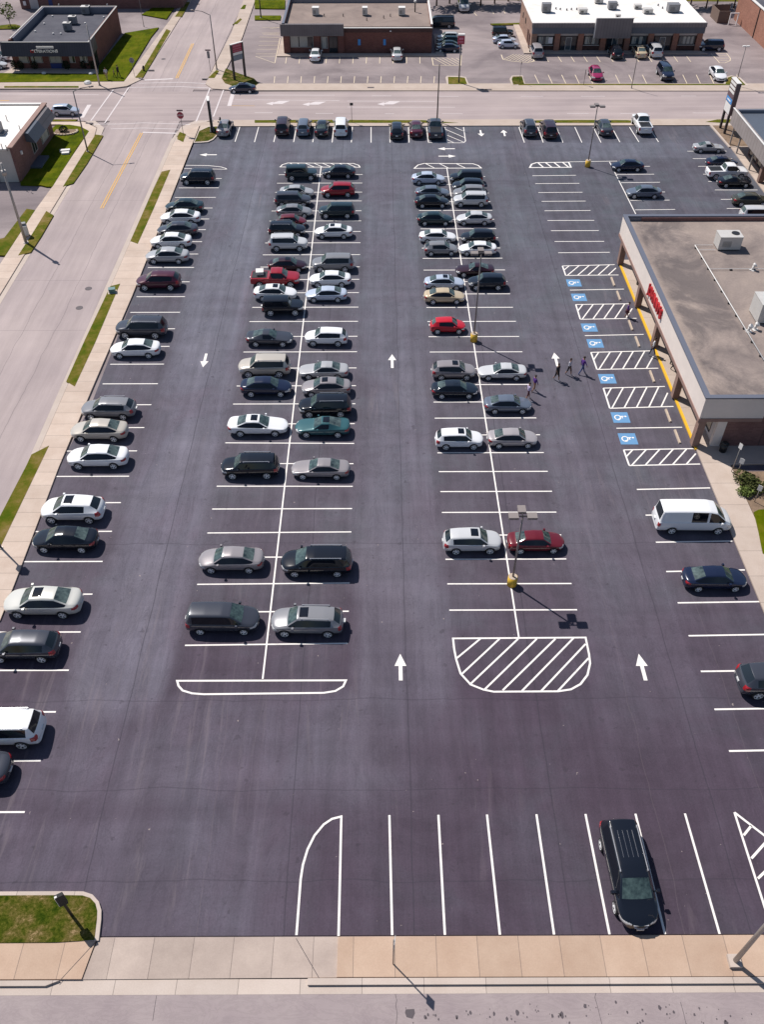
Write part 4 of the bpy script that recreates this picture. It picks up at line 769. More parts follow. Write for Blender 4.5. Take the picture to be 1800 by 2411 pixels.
V_ = '''LK A 1183 1407 375 L suv blue-black r
LK A 1085 1330 562 L sedan dark_teal
LK A 1053 1308 633 L sedan white_car
LK A 1033 1290 715 L sedan dark_grey
LK A 988 1250 790 L sedan white_car
LK A 957 1232 887 L sedan light_grey
LK A 898 1180 1060 L crossover maroon d
LK Dz 765 1088 270 L suv dark_grey rd
LK Dz 727 1043 398 L sedan white_car
LK Dz 533 888 795 L wagon grey rd
LK Dz 467 830 938 L sedan silver-beige
LK Dz 445 832 1115 L sedan white_car
LK G 275 672 365 L hatchback white_car sd
LK G 218 632 555 L sedan black
LK G 32 525 978 L sedan champagne s
LK K -78 380 301 L crossover dark_grey d
LK K -290 268 863 L suv white_car rd
LK K -520 55 1118 L sedan dark_grey
IA B 212 418 348 R boxy dark_teal
IA B 182 388 462 R sedan light_grey
IA B 145 375 520 R suv dark_grey d
IA B 155 380 590 R sedan grey
IA B 168 335 656 R city_car dark_red
IA B 108 335 716 R suv black rd
IA B 105 352 806 R suv silver r
IA B 100 345 942 R sedan near-black_maroon s
IA E 262 578 215 R pickup crimson o
IA E 282 555 303 R sedan white_car s
IA E 335 600 398 R boxy black d
IA E 232 530 598 R coupe dark_grey
IA E 183 512 798 L suv silver-beige rd
IA E 195 518 923 R sedan dark_blue
IA Hh 388 770 78 R old_sedan white_car s
IA Hh 345 712 353 L suv black rd
IA Hh 195 610 963 L sedan brown-grey
IA Hh 115 580 1360 R minivan dark_grey
IB B 450 665 333 L sedan blue-black
IB B 443 662 456 L crossover crimson
IB B 430 660 593 L suv dark_teal d
IB B 402 643 725 L sedan white_car s
IB B 385 650 942 L suv grey d
IB E 642 908 212 L sedan white_car
IB E 618 882 310 L sedan pale_blue
IB E 613 885 595 L crossover white_car d
IB E 572 890 810 L old_sedan light_grey
IB E 590 905 923 L sedan brown-grey s
IB E 573 908 1056 L suv black rd
IB Hh 825 1172 85 L coupe teal s
IB Hh 797 1170 356 L old_sedan brown-grey
IB Hh 730 1183 986 L minivan black r
IB Hh 657 1133 1376 L wagon grey srd
IC B 1040 1240 375 R sedan pale_blue
IC B 1065 1268 466 R sedan steel_blue
IC B 1060 1265 525 R sedan black
IC B 1078 1285 640 R sedan dark_teal
IC B 1090 1310 756 R sedan white_car
IC B 1112 1325 835 R hatchback grey d
IC B 1122 1362 1058 R sedan silver-blue s
IC E 1397 1637 323 R sedan beige
IC Fz 387 663 288 R city_car red
IC Fz 402 735 648 R crossover brown-grey sd
IC Fz 413 742 790 R sedan blue-black
IC Fz 435 788 1188 R crossover white_car sd
IC I 488 932 843 R crossover silver sd
ID B 1283 1490 375 L suv black
ID B 1297 1500 424 L crossover blue-black
ID B 1303 1510 470 L crossover grey
ID B 1310 1520 520 L suv silver r
ID B 1328 1547 638 L sedan silver
ID B 1355 1572 763 L crossover black
ID B 1357 1563 835 L sedan white_car
ID B 1323 1558 973 L coupe near-black_maroon
ID B 1400 1638 1058 L crossover blue-black
ID Fz 770 1128 648 L old_sedan silver
ID Fz 812 1172 908 R sedan steel_blue
ID Fz 857 1198 1176 R sedan pink-silver
ID I 1005 1408 838 R sedan dark_red
RL C 680 887 290 L sedan dark_blue
RL C 778 1000 465 L sedan steel_blue
FR C 1213 1407 168 R coupe light_grey
FR C 1300 1495 268 R sedan dark_blue
FR C 1297 1558 342 R pickup white_car
FR C 1370 1588 393 R coupe black
FR C 1465 1700 516 R sedan olive
FR C 1525 1750 610 R minivan silver
BR J 605 1330 1063 R van white_car d
BR J 885 1492 1623 R sedan dark_blue
BR L 1500 2010 400 R crossover dark_grey d
NR N 303 440 182 U sedan brown-grey
NR N 848 968 174 U suv near-black_maroon d
NR N 1042 1165 177 U crossover steel_blue d
NR N 1217 1330 182 U sedan black
NR N 1388 1510 181 U suv white_car d
NR B 900 972 92 U crossover black d
NR O 50 183 912 U sedan maroon
NR O 255 392 932 U pickup dark_grey
NR O 1262 1412 902 U crossover dark_grey rd
NR O 1468 1640 922 U minivan near-black_maroon d
NR C 578 685 68 U sedan dark_grey
NR C 820 935 60 U pickup white_car
TC T 412 490 614 U sedan white_car
TC T 1200 1288 608 U sedan silver
TS U 125 465 446 L van blue-black
TS U 240 575 660 L crossover silver
TS U 230 580 722 L crossover dark_teal
TS U 230 575 777 L sedan dark_teal
TS U 235 560 826 L sedan dark_blue
TE U 1115 1400 588 R boxy black
TE U 1135 1440 690 R sedan pale_blue
TE U 1200 1500 764 R hatchback pale_blue
TF V 157 230 390 U suv pink-silver d
TF V 668 748 394 U crossover black d
TF V 822 903 390 U sedan beige
TF V 918 1000 386 U suv silver rd
TN V 542 615 535 Dn hatchback magenta
TN V 985 1077 535 Dn suv dark_blue
TN V 1330 1418 537 Dn sedan white_car
TW Wz 915 1190 560 L coupe silver-blue
TW Wz 925 1222 593 L suv dark_blue
LL R1 -150 140 808 R crossover white_car
LL R1 -190 95 905 R sedan silver'''
ROWN = {'LK': 'kerbside row by the left street', 'IA': 'left double row, its left side', 'IB': 'left double row, its right side', 'IC': 'right double row, its left side',
        'ID': 'right double row, its right side', 'RL': 'short bay row behind the big shop', 'FR': 'row at the grey-roofed shop', 'BR': 'row along the near shop walkway', 'NR': 'far row by the cross street',
        'TC': 'bays before the plain brick building', 'TS': 'side bays of the brick building', 'TE': 'side bays of the white-roofed shops', 'TF': 'bays before the white-roofed shops',
        'TN': 'roadside bays of the white-roofed shops', 'TW': 'right end of the white-roofed shops', 'LL': 'left edge beside the dark-roofed shop'}
for ln in V_.split('\n'):
    t = ln.split(); ft = t[8] if len(t) > 8 else ''
    fc_ = t[5][0]; dz = -.05 if t[0][0] == 'T' and t[0] not in ('TT',) or t[0] == 'LL' else 0.0
    put(t[0], t[1], float(t[2]), float(t[3]), float(t[4]), 'LRUD'['LRUD'.index(fc_)], t[6], t[7].replace('_', ' '), ft, z=dz)
# the two vehicles on the roads, the van in the trees' shade and the black minivan near the camera
def single(k, x0, x1, yb, face, kind, color, ft, label, z=.02, **kw):
    r = put('', k, x0, x1, yb, face, kind, color, ft, z=z, **kw); CARS.pop(); r['label'] = label; del r['_row']; return r
single('S', 549, 603, 221, 'L', 'sedan', 'dark blue', '', 'dark blue sedan driving on the cross street past the tall red and grey sign')
single('Q', 703, 1050, 303, 'R', 'crossover', 'silver-blue', '', 'silver-blue crossover waiting at the crossing beside the white-roofed brick house')
single('U', 590, 700, 208, 'D', 'van', 'silver', '', 'white van parked in the shade of the trees behind the lots', z=-.05)
r = single('M', 598, 958, 955, 'D', 'minivan', 'black', 'rd', 'black minivan parked nose to the near sidewalk, alone in the bottom bays', z=0)
r.location = (P(1485, 2076, .8).x+.02, 18.35, 0); r.rotation_euler[2] = -PI/2+.03; r.scale = (1.07,)*3
mat('hvac_rib', (.16, .17, .20), .4, .3); T_ = TEMPL['minivan']; zr = T_['zmax']
for yr in (-.36, -.12, .12, .36): b = B(); b.box(-1.6, -.25, yr-.006, yr+.006, zr-.01, zr+.010); b.done('roof_rib', 'hvac_rib', r)
for k in range(3): b = B(); b.box(2.50-.03*k, 2.62-.03*k, -.30-.03*k, .30+.03*k, .60+.065*k, .625+.065*k); b.done('grille_bar', 'chrome', r)
b = B(); b.box(2.58, 2.64, -.17, .17, .40, .50); b.done('front_plate', 'plate', r)
q_ = P(1862, 1140); r = car('crossover', 'dark teal', (q_.x, q_.y, .0), math.radians(204), 1.0, ''); r['label'] = 'dark green crossover half out of frame behind the flower bed by the shop'
# labels for the rows: own look first, then its neighbours
from collections import defaultdict
rows = defaultdict(list)
for c_ in CARS: rows[c_[1]].append(c_)
used = {}
SHORT = lambda c_: (c_[2].replace('white car', 'white')+' '+c_[3]).replace('blue-black', 'blue-black').replace('near-black maroon', 'blackish maroon')
for rn, lst in rows.items():
    horiz = rn in ('NR', 'TC', 'TF', 'TN'); lst.sort(key=lambda c_: c_[5] if horiz else c_[6])
    for i, c_ in enumerate(lst):
        nm_ = SHORT(c_); pr = SHORT(lst[i-1]) if i else None; nx = SHORT(lst[i+1]) if i+1 < len(lst) else None
        loc_ = ROWN[rn]
        if pr and nx: lab = f"{nm_} between {pr} and {nx}, {loc_}"
        elif nx: lab = f"{nm_}, {'leftmost' if horiz else 'nearest'} in the {loc_}, next to {nx}" if 'row' in loc_ else f"{nm_}, {'leftmost' if horiz else 'nearest'} in {loc_}"
        else: lab = f"{nm_}, {'rightmost' if horiz else 'farthest'} in the {loc_}" if 'row' in loc_ else f"{nm_}, {'rightmost' if horiz else 'farthest'} in {loc_}"
        w_ = lab.split()
        if len(w_) > 16:
            lab = lab.replace(' SUV', ' SUV').replace(', its ', ' ').replace(' the ', ' '); w_ = lab.split()
        if len(w_) > 16: lab = lab.replace(' double row', ' row'); w_ = lab.split()
        if len(w_) > 16: lab = lab.replace(' by cross street', '').replace(', next to', ' beside'); w_ = lab.split()
        if len(w_) > 16: print('LONG', lab, len(w_)); lab = ' '.join(w_[:16])
        if lab in used: print('DUPLABEL', lab)
        used[lab] = 1
        c_[0]['label'] = lab; c_[0]['group'] = 'vehicles in the '+loc_.replace('row along', 'row along')
        if '_row' in c_[0]: del c_[0]['_row']
# ------------------------------------------------------------------ buildings
def brick(name, c1, c2):
    a = NB(name); c = a.ramp(a.noise(a.mapn(), .45, 6, .65), (.3, c1), (.7, c2))
    br = a.n.new('ShaderNodeTexBrick'); br.inputs['Scale'].default_value = 1.0; br.inputs['Brick Width'].default_value = .42; br.inputs['Row Height'].default_value = .15
    br.inputs['Mortar Size'].default_value = .012; br.inputs['Color1'].default_value = (.86, .86, .86, 1); br.inputs['Color2'].default_value = (1.14, 1.12, 1.1, 1); br.inputs['Mortar'].default_value = (1.25, 1.25, 1.25, 1)
    cb = a.n.new('ShaderNodeCombineXYZ'); x, y, z = a.xyz(); a.l.new(a.math('ADD', x, y), cb.inputs[0]); a.l.new(z, cb.inputs[1]); a.l.new(cb.outputs[0], br.inputs[0])
    c = a.mix(1.0, c, br.outputs[0], 'MULTIPLY'); return a.out(c, .9)
brick('brick_red', (.135, .058, .050), (.19, .085, .070)); brick('brick_brown', (.15, .078, .072), (.20, .108, .098)); brick('brick_tan', (.26, .165, .13), (.33, .21, .165))
brick('brick_orange', (.27, .13, .095), (.34, .17, .125)); brick('brick_dark', (.07, .04, .037), (.10, .055, .05))
def ribbed(name, col, axis='x', pitch=.4):
    a = NB(name); x, y, z = a.xyz(); v = {'x': x, 'y': y}[axis]
    fr = a.math('FRACT', a.math('DIVIDE', a.math('ADD', v, 1000), pitch)); ln = a.math('LESS_THAN', fr, .14)
    c = a.ramp(a.noise(a.mapn(), .6, 5, .6), (.3, tuple(k*.88 for k in col)), (.7, tuple(k*1.12 for k in col)))
    c = a.mix(a.math('MULTIPLY', ln, .45), c, tuple(k*.45 for k in col)); return a.out(c, .5)
ribbed('metal_dark', (.055, .055, .07)); ribbed('metal_dark_y', (.055, .055, .07), 'y'); ribbed('metal_taupe', (.155, .135, .14)); ribbed('metal_grey_y', (.30, .26, .25), 'y', .9); ribbed('metal_grey', (.19, .17, .175), 'x', .5)
a = NB('roof_tar')
c = a.ramp(a.noise(a.mapn(), .16, 7, .62, .7), (.30, (.19, .155, .145)), (.5, (.29, .235, .21)), (.7, (.36, .29, .25)))
ms = a.ramp(a.noise(a.mapn((1, .8, 1), (31, 4, 0)), .22, 7, .68, .6), (.38, .0), (.55, 1.0)); x, y, z = a.xyz()
band = a.math('MULTIPLY', ms, a.ramp(a.math('DIVIDE', a.math('SUBTRACT', x, 26.0), 6.0), (.02, 0.0), (.12, 1.0), (.85, .9), (1.0, .25)))
c = a.mix(a.math('MULTIPLY', band, .72), c, (.085, .073, .077))
c = a.mix(1.0, c, a.ramp(a.noise(a.mapn(), 6, 5, .7), (.3, .90), (.7, 1.10)), 'MULTIPLY'); a.out(c, .95)
a = NB('roof_brown')
c = a.ramp(a.noise(a.mapn(), .2, 7, .65, .5), (.30, (.20, .155, .14)), (.6, (.275, .215, .19)))
c = a.mix(a.math('MULTIPLY', a.ramp(a.noise(a.mapn((1, 1, 1), (4, 9, 0)), .35, 6, .7, .6), (.55, 0), (.7, 1)), .4), c, (.11, .09, .085)); a.out(c, .95)
a = NB('roof_black')
c = a.ramp(a.noise(a.mapn(), .25, 7, .65, .5), (.30, (.060, .060, .078)), (.65, (.095, .095, .115))); x, y, z = a.xyz()
c = a.mix(a.math('MULTIPLY', a.math('LESS_THAN', a.math('FRACT', a.math('DIVIDE', a.math('ADD', y, 1000), 3.0)), .03), .35), c, (.19, .17, .18)); a.out(c, .9)
a = NB('roof_white')
c = a.ramp(a.noise(a.mapn(), .25, 6, .65, .4), (.28, (.66, .60, .55)), (.55, (.78, .75, .72))); x, y, z = a.xyz()
c = a.mix(a.math('MULTIPLY', a.math('LESS_THAN', a.math('FRACT', a.math('DIVIDE', a.math('ADD', y, 1000), 1.9)), .025), .3), c, (.5, .45, .42)); a.out(c, .8)
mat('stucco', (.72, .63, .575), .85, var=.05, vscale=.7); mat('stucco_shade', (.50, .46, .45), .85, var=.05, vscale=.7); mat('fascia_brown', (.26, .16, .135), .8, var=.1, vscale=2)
mat('coping', (.16, .17, .215), .45, .3); mat('coping_white', (.66, .64, .62), .6); mat('column_brown', (.25, .155, .125), .85, var=.12, vscale=1.5)
mat('window_dark', (.02, .024, .032), .05, spec=.7); mat('window_teal', (.05, .07, .085), .05, spec=.7); mat('blind', (.42, .40, .36), .7, var=.15, vscale=3, stretch=(6, 1, 1)); mat('frame', (.42, .40, .38), .5)
mat('dark_frame', (.03, .028, .03), .5); mat('slate_blue', (.085, .10, .13), .5, var=.12, vscale=2, stretch=(3, 3, .3)); mat('hvac', (.52, .50, .48), .55, .1, var=.06, vscale=2); mat('hvac_grey', (.20, .20, .215), .5, .2, var=.12, vscale=3)
mat('pole_grey', (.20, .185, .185), .5, .4); mat('pole_light', (.36, .33, .31), .5, .4); mat('pole_dark', (.045, .04, .042), .5, .3); mat('lamp_lens', (.6, .58, .52), .2); mat('lamp_body', (.25, .215, .205), .5, .2)
mat('sign_red', (.42, .012, .018), .5); mat('sign_maroon', (.30, .022, .055), .5); mat('sign_white', (.72, .70, .68), .5); mat('sign_grey', (.16, .20, .25), .4); mat('sign_blue', (.035, .25, .60), .4)
mat('sign_brown', (.13, .085, .09), .5); mat('sign_plum', (.12, .07, .09), .4); mat('letter_white', (.8, .78, .78), .5); mat('yellow_base', (.68, .42, .04), .7, var=.12, vscale=2); mat('stop_concrete', (.46, .37, .29), .9, var=.12, vscale=3)
mat('utility_green', (.10, .19, .19), .5); mat('door_blue', (.02, .04, .18), .5); mat('door_brown', (.07, .02, .018), .6); mat('door_white', (.5, .47, .46), .6); mat('wood_fence', (.16, .11, .09), .9)
mat('leaf', (.065, .075, .014), .9, var=.45, vscale=1.2); mat('leaf_dark', (.014, .026, .009), .95, var=.5, vscale=.7); mat('leaf_light', (.12, .16, .03), .9, var=.4, vscale=1.5); mat('bark', (.10, .075, .055), .95)
mat('rock', (.20, .16, .15), .95, var=.3, vscale=2); mat('black_plastic', (.012, .012, .015), .5); mat('wall_white', (.52, .48, .44), .85, var=.06, vscale=1)
def part(name, m, parent, *boxes):
    b = B()
    for bx in boxes: b.box(*bx)
    return b.done(name, m, parent)
def bld(name, loc, label, cat='building'):
    return empty(name, loc, 0, label, cat)
def lp(o, c):                                                        # keep world coordinates while parenting to an Empty that is not at the origin
    c.parent = o; c.matrix_parent_inverse = Matrix.Translation(o.location).inverted(); return c
class Bld:
    def __init__(s, name, loc, label, cat='building'): s.r = bld(name, loc, label, cat)
    def p(s, name, m, *boxes, parent=None):
        o = part(name, m, None, *boxes)
        return lp(s.r, o) if parent is None else s.sub(parent, o)
    def sub(s, parent, o):
        o.parent = parent; o.matrix_parent_inverse = Matrix.Translation(s.r.location).inverted() @ Matrix.Translation(s.r.location); return o
    def add(s, o): return lp(s.r, o)
    def window(s, x0, x1, z0, z1, y, out=-1, glass='window_dark', frame='dark_frame', axis='x', mull=1, blinds=0):
        t = .07
        def bb(u0, u1, w0, w1, d0, d1):
            a0, a1 = sorted((y+out*d0, y+out*d1))
            return (u0, u1, a0, a1, w0, w1) if axis == 'x' else (a0, a1, u0, u1, w0, w1)
        w = s.p('window', glass, bb(x0+t, x1-t, z0+t, z1-t, .0, .03))
        fr = [bb(x0, x1, z0, z0+t, .0, .07), bb(x0, x1, z1-t, z1, .0, .07), bb(x0, x0+t, z0+t, z1-t, .0, .07), bb(x1-t, x1, z0+t, z1-t, .0, .07)]
        for i in range(1, mull): u = x0+(x1-x0)*i/mull; fr.append(bb(u-.03, u+.03, z0+t, z1-t, .03, .065))
        s.p('window_frame', frame, *fr, parent=w)
        if blinds: s.p('blind', 'blind', *[bb(x0+(x1-x0)*f0+.05, x0+(x1-x0)*f1-.05, z0+t+.02, z1-t-.02, .03, .045) for f0, f1 in blinds], parent=w)
        return w
def text_mesh(txt, size, ext, m, name, bold=0.0):
    cu = bpy.data.curves.new('t', 'FONT'); cu.body = txt; cu.size = size; cu.extrude = ext; cu.offset = bold; cu.align_x = 'CENTER'; cu.align_y = 'CENTER'
    o = bpy.data.objects.new('t', cu); COL.objects.link(o); dg = bpy.context.evaluated_depsgraph_get(); dg.update()
    me = bpy.data.meshes.new_from_object(o.evaluated_get(dg)); bpy.data.objects.remove(o); me.name = name
    return mobj(name, me, None, [m])
# --- the big shop on the right
FX, Y0, Y1 = 25.35, 53.2, 84.6
s = Bld('shop', (40, 69, 0), 'big flat-roofed shop with pale fascia, red lettering and columned arcade, right of the lot')
s.p('wall', 'brick_brown', (27.2, 62, Y0+.12, Y0+.42, .1, 4.98), (27.2, 62, Y1-.5, Y1-.2, .1, 4.98), (61.7, 62, Y0+.42, Y1-.5, .1, 4.98))
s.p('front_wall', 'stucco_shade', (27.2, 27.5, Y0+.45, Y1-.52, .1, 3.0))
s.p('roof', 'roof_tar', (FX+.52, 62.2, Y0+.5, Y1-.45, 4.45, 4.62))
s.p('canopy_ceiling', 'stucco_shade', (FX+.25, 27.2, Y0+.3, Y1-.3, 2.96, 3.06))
s.p('fascia', 'stucco', (FX, FX+.22, Y0, Y1, 3.08, 5.0), (FX+.223, 30.4, Y0-.02, Y0+.1, 3.08, 5.0), (FX+.223, 30, Y1-.15, Y1, 3.08, 5.0))
s.p('fascia_trim', 'fascia_brown', (FX-.06, FX+.24, Y0-.08, Y1+.03, 2.78, 3.08), (FX+.243, 30.35, Y0-.09, Y0+.11, 2.78, 3.08))
s.p('coping', 'coping', (FX-.05, FX+.40, Y0-.06, Y1+.06, 5.0, 5.12), (FX+.403, 62, Y0-.06, Y0+.38, 5.0, 5.12), (FX+.403, 62, Y1-.36, Y1+.06, 5.0, 5.12))
s.p('parapet', 'coping', (FX+.24, FX+.38, Y0+.3, Y1-.3, 4.3, 4.998), (FX+.5, 62, Y1-.42, Y1-.22, 4.3, 4.998), (FX+.5, 62, Y0+.43, Y0+.5, 4.3, 4.998))
for yc in (53.55, 60.0, 67.9, 75.0, 83.6): s.p('column', 'column_brown', (25.48, 26.05, yc-.30, yc+.30, .12, 2.96))
for y_a, y_b in ((56, 59.2), (60.2, 63.6), (64.6, 67.6), (70.2, 74), (75.4, 79)): s.window(y_a, y_b, .5, 2.7, 27.2, -1, 'window_dark', 'dark_frame', 'y', 2)
s.p('corner_pier', 'stucco', (27.02, 27.75, Y0+.10, Y0+.46, .12, 2.9))
s.p('near_window', 'window_dark', (27.14, 27.19, 54.6, 55.6, .5, 2.6))
dr = s.p('door', 'dark_frame', (27.12, 27.19, 68.1, 70.0, .12, 2.6)); s.p('door_glass', 'window_teal', (27.10, 27.118, 68.25, 68.98, .3, 2.4), (27.10, 27.118, 69.12, 69.85, .3, 2.4), parent=dr)
s.p('wall_joint', 'dark_frame', (30.9, 30.94, Y0+.108, Y0+.118, .15, 4.9))
t = text_mesh("JOHNNY'S", 1.5, .09, 'sign_red', 'sign_lettering', .04)
t.matrix_world = Matrix.Translation((FX-.09, 69.1, 4.08)) @ Matrix.Rotation(-PI/2, 4, 'Z') @ Matrix.Rotation(PI/2, 4, 'X') @ Matrix.Diagonal((.70, .86, 1, 1))
mw = t.matrix_world.copy(); t.parent = s.r; t.matrix_parent_inverse = Matrix.Translation(s.r.location).inverted(); t.matrix_world = mw
def hvac(x0, x1, y0, y1, z0, z1, label, m='hvac', fan=True, top=None, name='rooftop_unit'):
    r = empty(name, ((x0+x1)/2, (y0+y1)/2, z0), 0, label, 'roof unit', 'units standing on the flat roofs'); w, d, h = (x1-x0)/2, (y1-y0)/2, z1-z0
    part('casing', m, r, (-w, w, -d, d, .12, h)); part('curb', 'dark_frame', r, (-w+.06, w-.06, -d+.06, d-.06, 0, .118))
    b = B(); b.box(-w-.03, w+.03, -d-.03, d+.03, h, h+.05); b.done('top_panel', top or m, r)
    if fan:
        rr = min(w, d)*.52; b = B(); b.cyl((w-rr*1.4, d*.1, h+.052), (w-rr*1.4, d*.1, h+.10), rr, n=18); b.done('fan', 'black_plastic', r)
    part('louvre', 'dark_frame', r, *[(-w*.7, w*.1, -d-.012, -d-.002, h*.3+i*h*.09, h*.3+i*h*.09+.04) for i in range(5)])
    return r
hvac(33.3, 35.5, 77.7, 79.2, 4.62, 6.0, 'white air handler box at the far end of the big tarred roof')
hvac(32.95, 36.2, 64.4, 66.6, 4.62, 6.5, 'white air handler box cut by the right edge, on the big tarred roof')
r = empty('roof_pipe_run', (31.3, 78.6, 4.62), 0, 'thin white pipe run on small blocks along the big tarred roof', 'pipe')
b = B(); b.cyl((0, 0, .16), (.45, -19.9, .16), .045, n=8); b.cyl((0, 0, .16), (1.75, 0, .16), .03, n=6); b.cyl((.1, -1.0, .16), (1.75, -1.0, .16), .03, n=6); b.cyl((.1, -4.75, .16), (9, -4.75, .16), .03, n=6); b.done('pipe', 'coping_white', r)
for i in range(10):
    o = part('pipe_block', 'black_plastic', r, (-.12, .12, -.08, .08, 0, .12)); o.location = (.02+i*.045, -.4-i*2.08, 0)
for i in range(3):
    o = part('pipe_block', 'black_plastic', r, (-.12, .12, -.08, .08, 0, .12)); o.location = (2.2+i*2.2, -4.75, 0)
for i, (x_, y_, l_) in enumerate(((31.9, 63.3, 'short white roof vent nearest the corner unit on the tarred roof'), (32.55, 63.6, 'bent white vent beside the corner unit on the tarred roof'), (35.6, 73.9, 'white roof vent at the right edge of the tarred roof'))):
    r = empty('roof_vent', (x_, y_, 4.62), .3*i, l_, 'vent', 'white vents on the tarred roof'); b = B(); b.cyl((0, 0, 0), (0, 0, .45), .12, n=10); b.cyl((0, 0, .45), (.12, -.1, .6), .2, .22, n=10); b.done('pipe', 'coping_white', r)
    part('flashing', 'coping_white', r, (-.25, .25, -.25, .25, .005, .05))
# --- shop with grey roof top right
s = Bld('grey_roofed_shop', (55, 106, 0), 'long shop with dark grey roof and wide taupe metal fascia beside the brown pylon sign')
s.p('wall', 'brick_brown', (48.4, 80, 96, 112.4, .1, 3.2)); s.p('roof', 'slate_blue', (46.9, 80, 96, 115.9, 4.1, 4.25))
s.p('fascia', 'metal_grey_y', (46.45, 46.85, 95, 116.3, 2.75, 4.62), (46.853, 80, 116.0, 116.3, 2.75, 4.6)); s.p('coping', 'coping_white', (46.40, 46.6, 95, 116.4, 4.62, 4.68))
s.p('parapet', 'coping', (46.86, 80, 115.6, 115.98, 3.6, 4.62)); s.p('canopy_ceiling', 'stucco_shade', (46.86, 48.4, 96, 115.6, 2.8, 2.88))
for yc in (112.9, 107.6, 104.0): s.p('column', 'pole_light', (47.0, 47.15, yc-.08, yc+.08, .1, 2.75)) if yc != 104.0 else s.p('column', 'column_brown', (47.0, 47.6, yc-.3, yc+.3, .1, 2.75))
o = s.p('column', 'pole_light', (47.0, 47.15, 115.8, 115.95, .1, 2.75))
for a_, b_ in ((109.2, 112.0), (106, 108.8), (103.0, 105.6)): s.window(a_, b_, .3, 2.6, 48.4, -1, 'window_dark', 'dark_frame', 'y', 2)
# --- plain brick building, top centre
s = Bld('brick_building', (-4, 161, 0), 'brown-roofed brick building with metal awning over its left half and two blue wall panels')
s.p('wall', 'brick_red', (-15.9, 8.7, 155.3, 155.6, -.05, 3.72), (-15.9, -15.6, 155.6, 170.5, -.05, 4.3), (8.4, 8.7, 155.6, 170.5, -.05, 4.2), (-15.6, 8.4, 170.2, 170.5, -.05, 4.6))
s.p('wall_band', 'brick_dark', (-5.9, 8.75, 155.22, 155.298, 3.1, 3.72)); s.p('roof', 'roof_brown', (-15.6, 8.4, 155.6, 170.2, 3.75, 3.9))
s.p('coping', 'coping_white', (-5.9, 8.75, 155.2, 155.55, 3.722, 3.8), (8.45, 8.78, 155.55, 170.5, 4.2, 4.28)); s.p('parapet', 'coping', (-16.0, -15.62, 155.0, 170.6, 4.3, 4.6), (-15.6, 8.44, 169.7, 170.15, 3.9, 4.5))
b = B(); b.prismv([Vector((-16.3, 154.6, 2.75)), Vector((-16.3, 154.7, 4.45)), Vector((-16.3, 155.29, 4.45)), Vector((-16.3, 155.29, 2.75))], Vector((10.4, 0, 0))); s.add(b.done('awning', 'metal_taupe'))
s.p('pier', 'brick_red', (-15.95, -14.9, 154.9, 155.28, -.05, 2.74), (-10.9, -9.9, 154.9, 155.28, -.05, 2.74), (-6.9, -5.9, 154.9, 155.28, -.05, 2.74))
s.window(-14.8, -11.0, .9, 2.6, 155.28, -1, 'window_dark', 'frame', 'x', 3, [(0, .35), (.38, .75)]); s.window(-9.7, -8.6, .7, 2.5, 155.28, -1, 'window_teal', 'frame', 'x', 1, [(.1, .8)]); s.window(-8.4, -7.0, .1, 2.5, 155.28, -1, 'window_dark', 'dark_frame', 'x', 2)
s.p('wall_panel', 'sign_blue', (-3.6, -3.15, 155.2, 155.298, 1.2, 2.1)); s.p('wall_panel', 'sign_blue', (.62, 1.05, 155.2, 155.298, 1.2, 2.1)); s.p('wall_lamp', 'letter_white', (1.7, 1.95, 155.1, 155.218, 3.25, 3.4))
for i, (sx, w_, l_) in enumerate(((430, .55, 'left'), (908, .42, 'middle'), (1266, .55, 'right'))):
    p = G('T', sx, 150, 3.9); hvac(p.x-w_, p.x+w_, p.y-.55, p.y+.55, 3.9, 5.1, f'{l_} one of three small roof boxes on the brown-roofed brick building', 'hvac', False, 'coping_white')
for sx, sy in ((512, 165), (697, 165), (1155, 165), (1090, 182), (925, 205)):
    p = G('T', sx, sy, 3.9); r = empty('roof_pipe', (p.x, p.y, 3.9), 0, 'short dark vent pipe on the brown roof of the brick building', 'pipe', 'vent pipes on the brown roof'); b = B(); b.cyl((0, 0, 0), (0, 0, .45), .07, n=8); b.done('pipe', 'pole_dark', r)
p = G('T', 1395, 120, 3.9); r = empty('roof_stack', (p.x, p.y, 3.9), 0, 'tall dark flue with white cap on the brown roof', 'flue'); b = B(); b.cyl((0, 0, 0), (0, 0, 1.5), .1, n=8); b.done('flue', 'pole_dark', r); b = B(); b.cyl((0, 0, 1.5), (0, 0, 1.75), .26, .2, n=12); b.done('cap', 'coping_white', r)
# --- white-roofed shops, top right
s = Bld('white_roofed_shops', (39, 162, 0), 'white-roofed row of brick shops with slate band and grey centre sign board')
s.p('wall', 'brick_tan', (25.3, 25.6, 156.3, 171, -.05, 4.2), (53.5, 53.8, 156.3, 171, -.05, 4.2), (25.6, 53.5, 170.7, 171, -.05, 4.6)); s.p('front_wall', 'brick_dark', (25.6, 53.5, 156.3, 156.6, -.05, 4.2))
s.p('roof', 'roof_white', (25.2, 53.9, 155.9, 171.1, 4.2, 4.32)); s.p('coping', 'metal_grey', (25.15, 53.95, 155.5, 155.88, 3.7, 4.33)); s.p('slate_band', 'slate_blue', (25.3, 53.85, 155.6, 156.28, 2.75, 3.698))
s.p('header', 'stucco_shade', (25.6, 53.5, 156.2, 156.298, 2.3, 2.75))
board = s.p('sign_board', 'metal_grey', (35.6, 41.6, 155.2, 155.48, 2.15, 5.1)); s.p('board_cap', 'coping_white', (35.5, 41.7, 155.15, 155.6, 5.1, 5.18), (35.45, 35.6, 155.15, 155.6, 2.2, 5.1), parent=board)
xs = [25.4, 29.3, 33.2, 37.0, 41.0, 44.9, 49.0, 53.0]
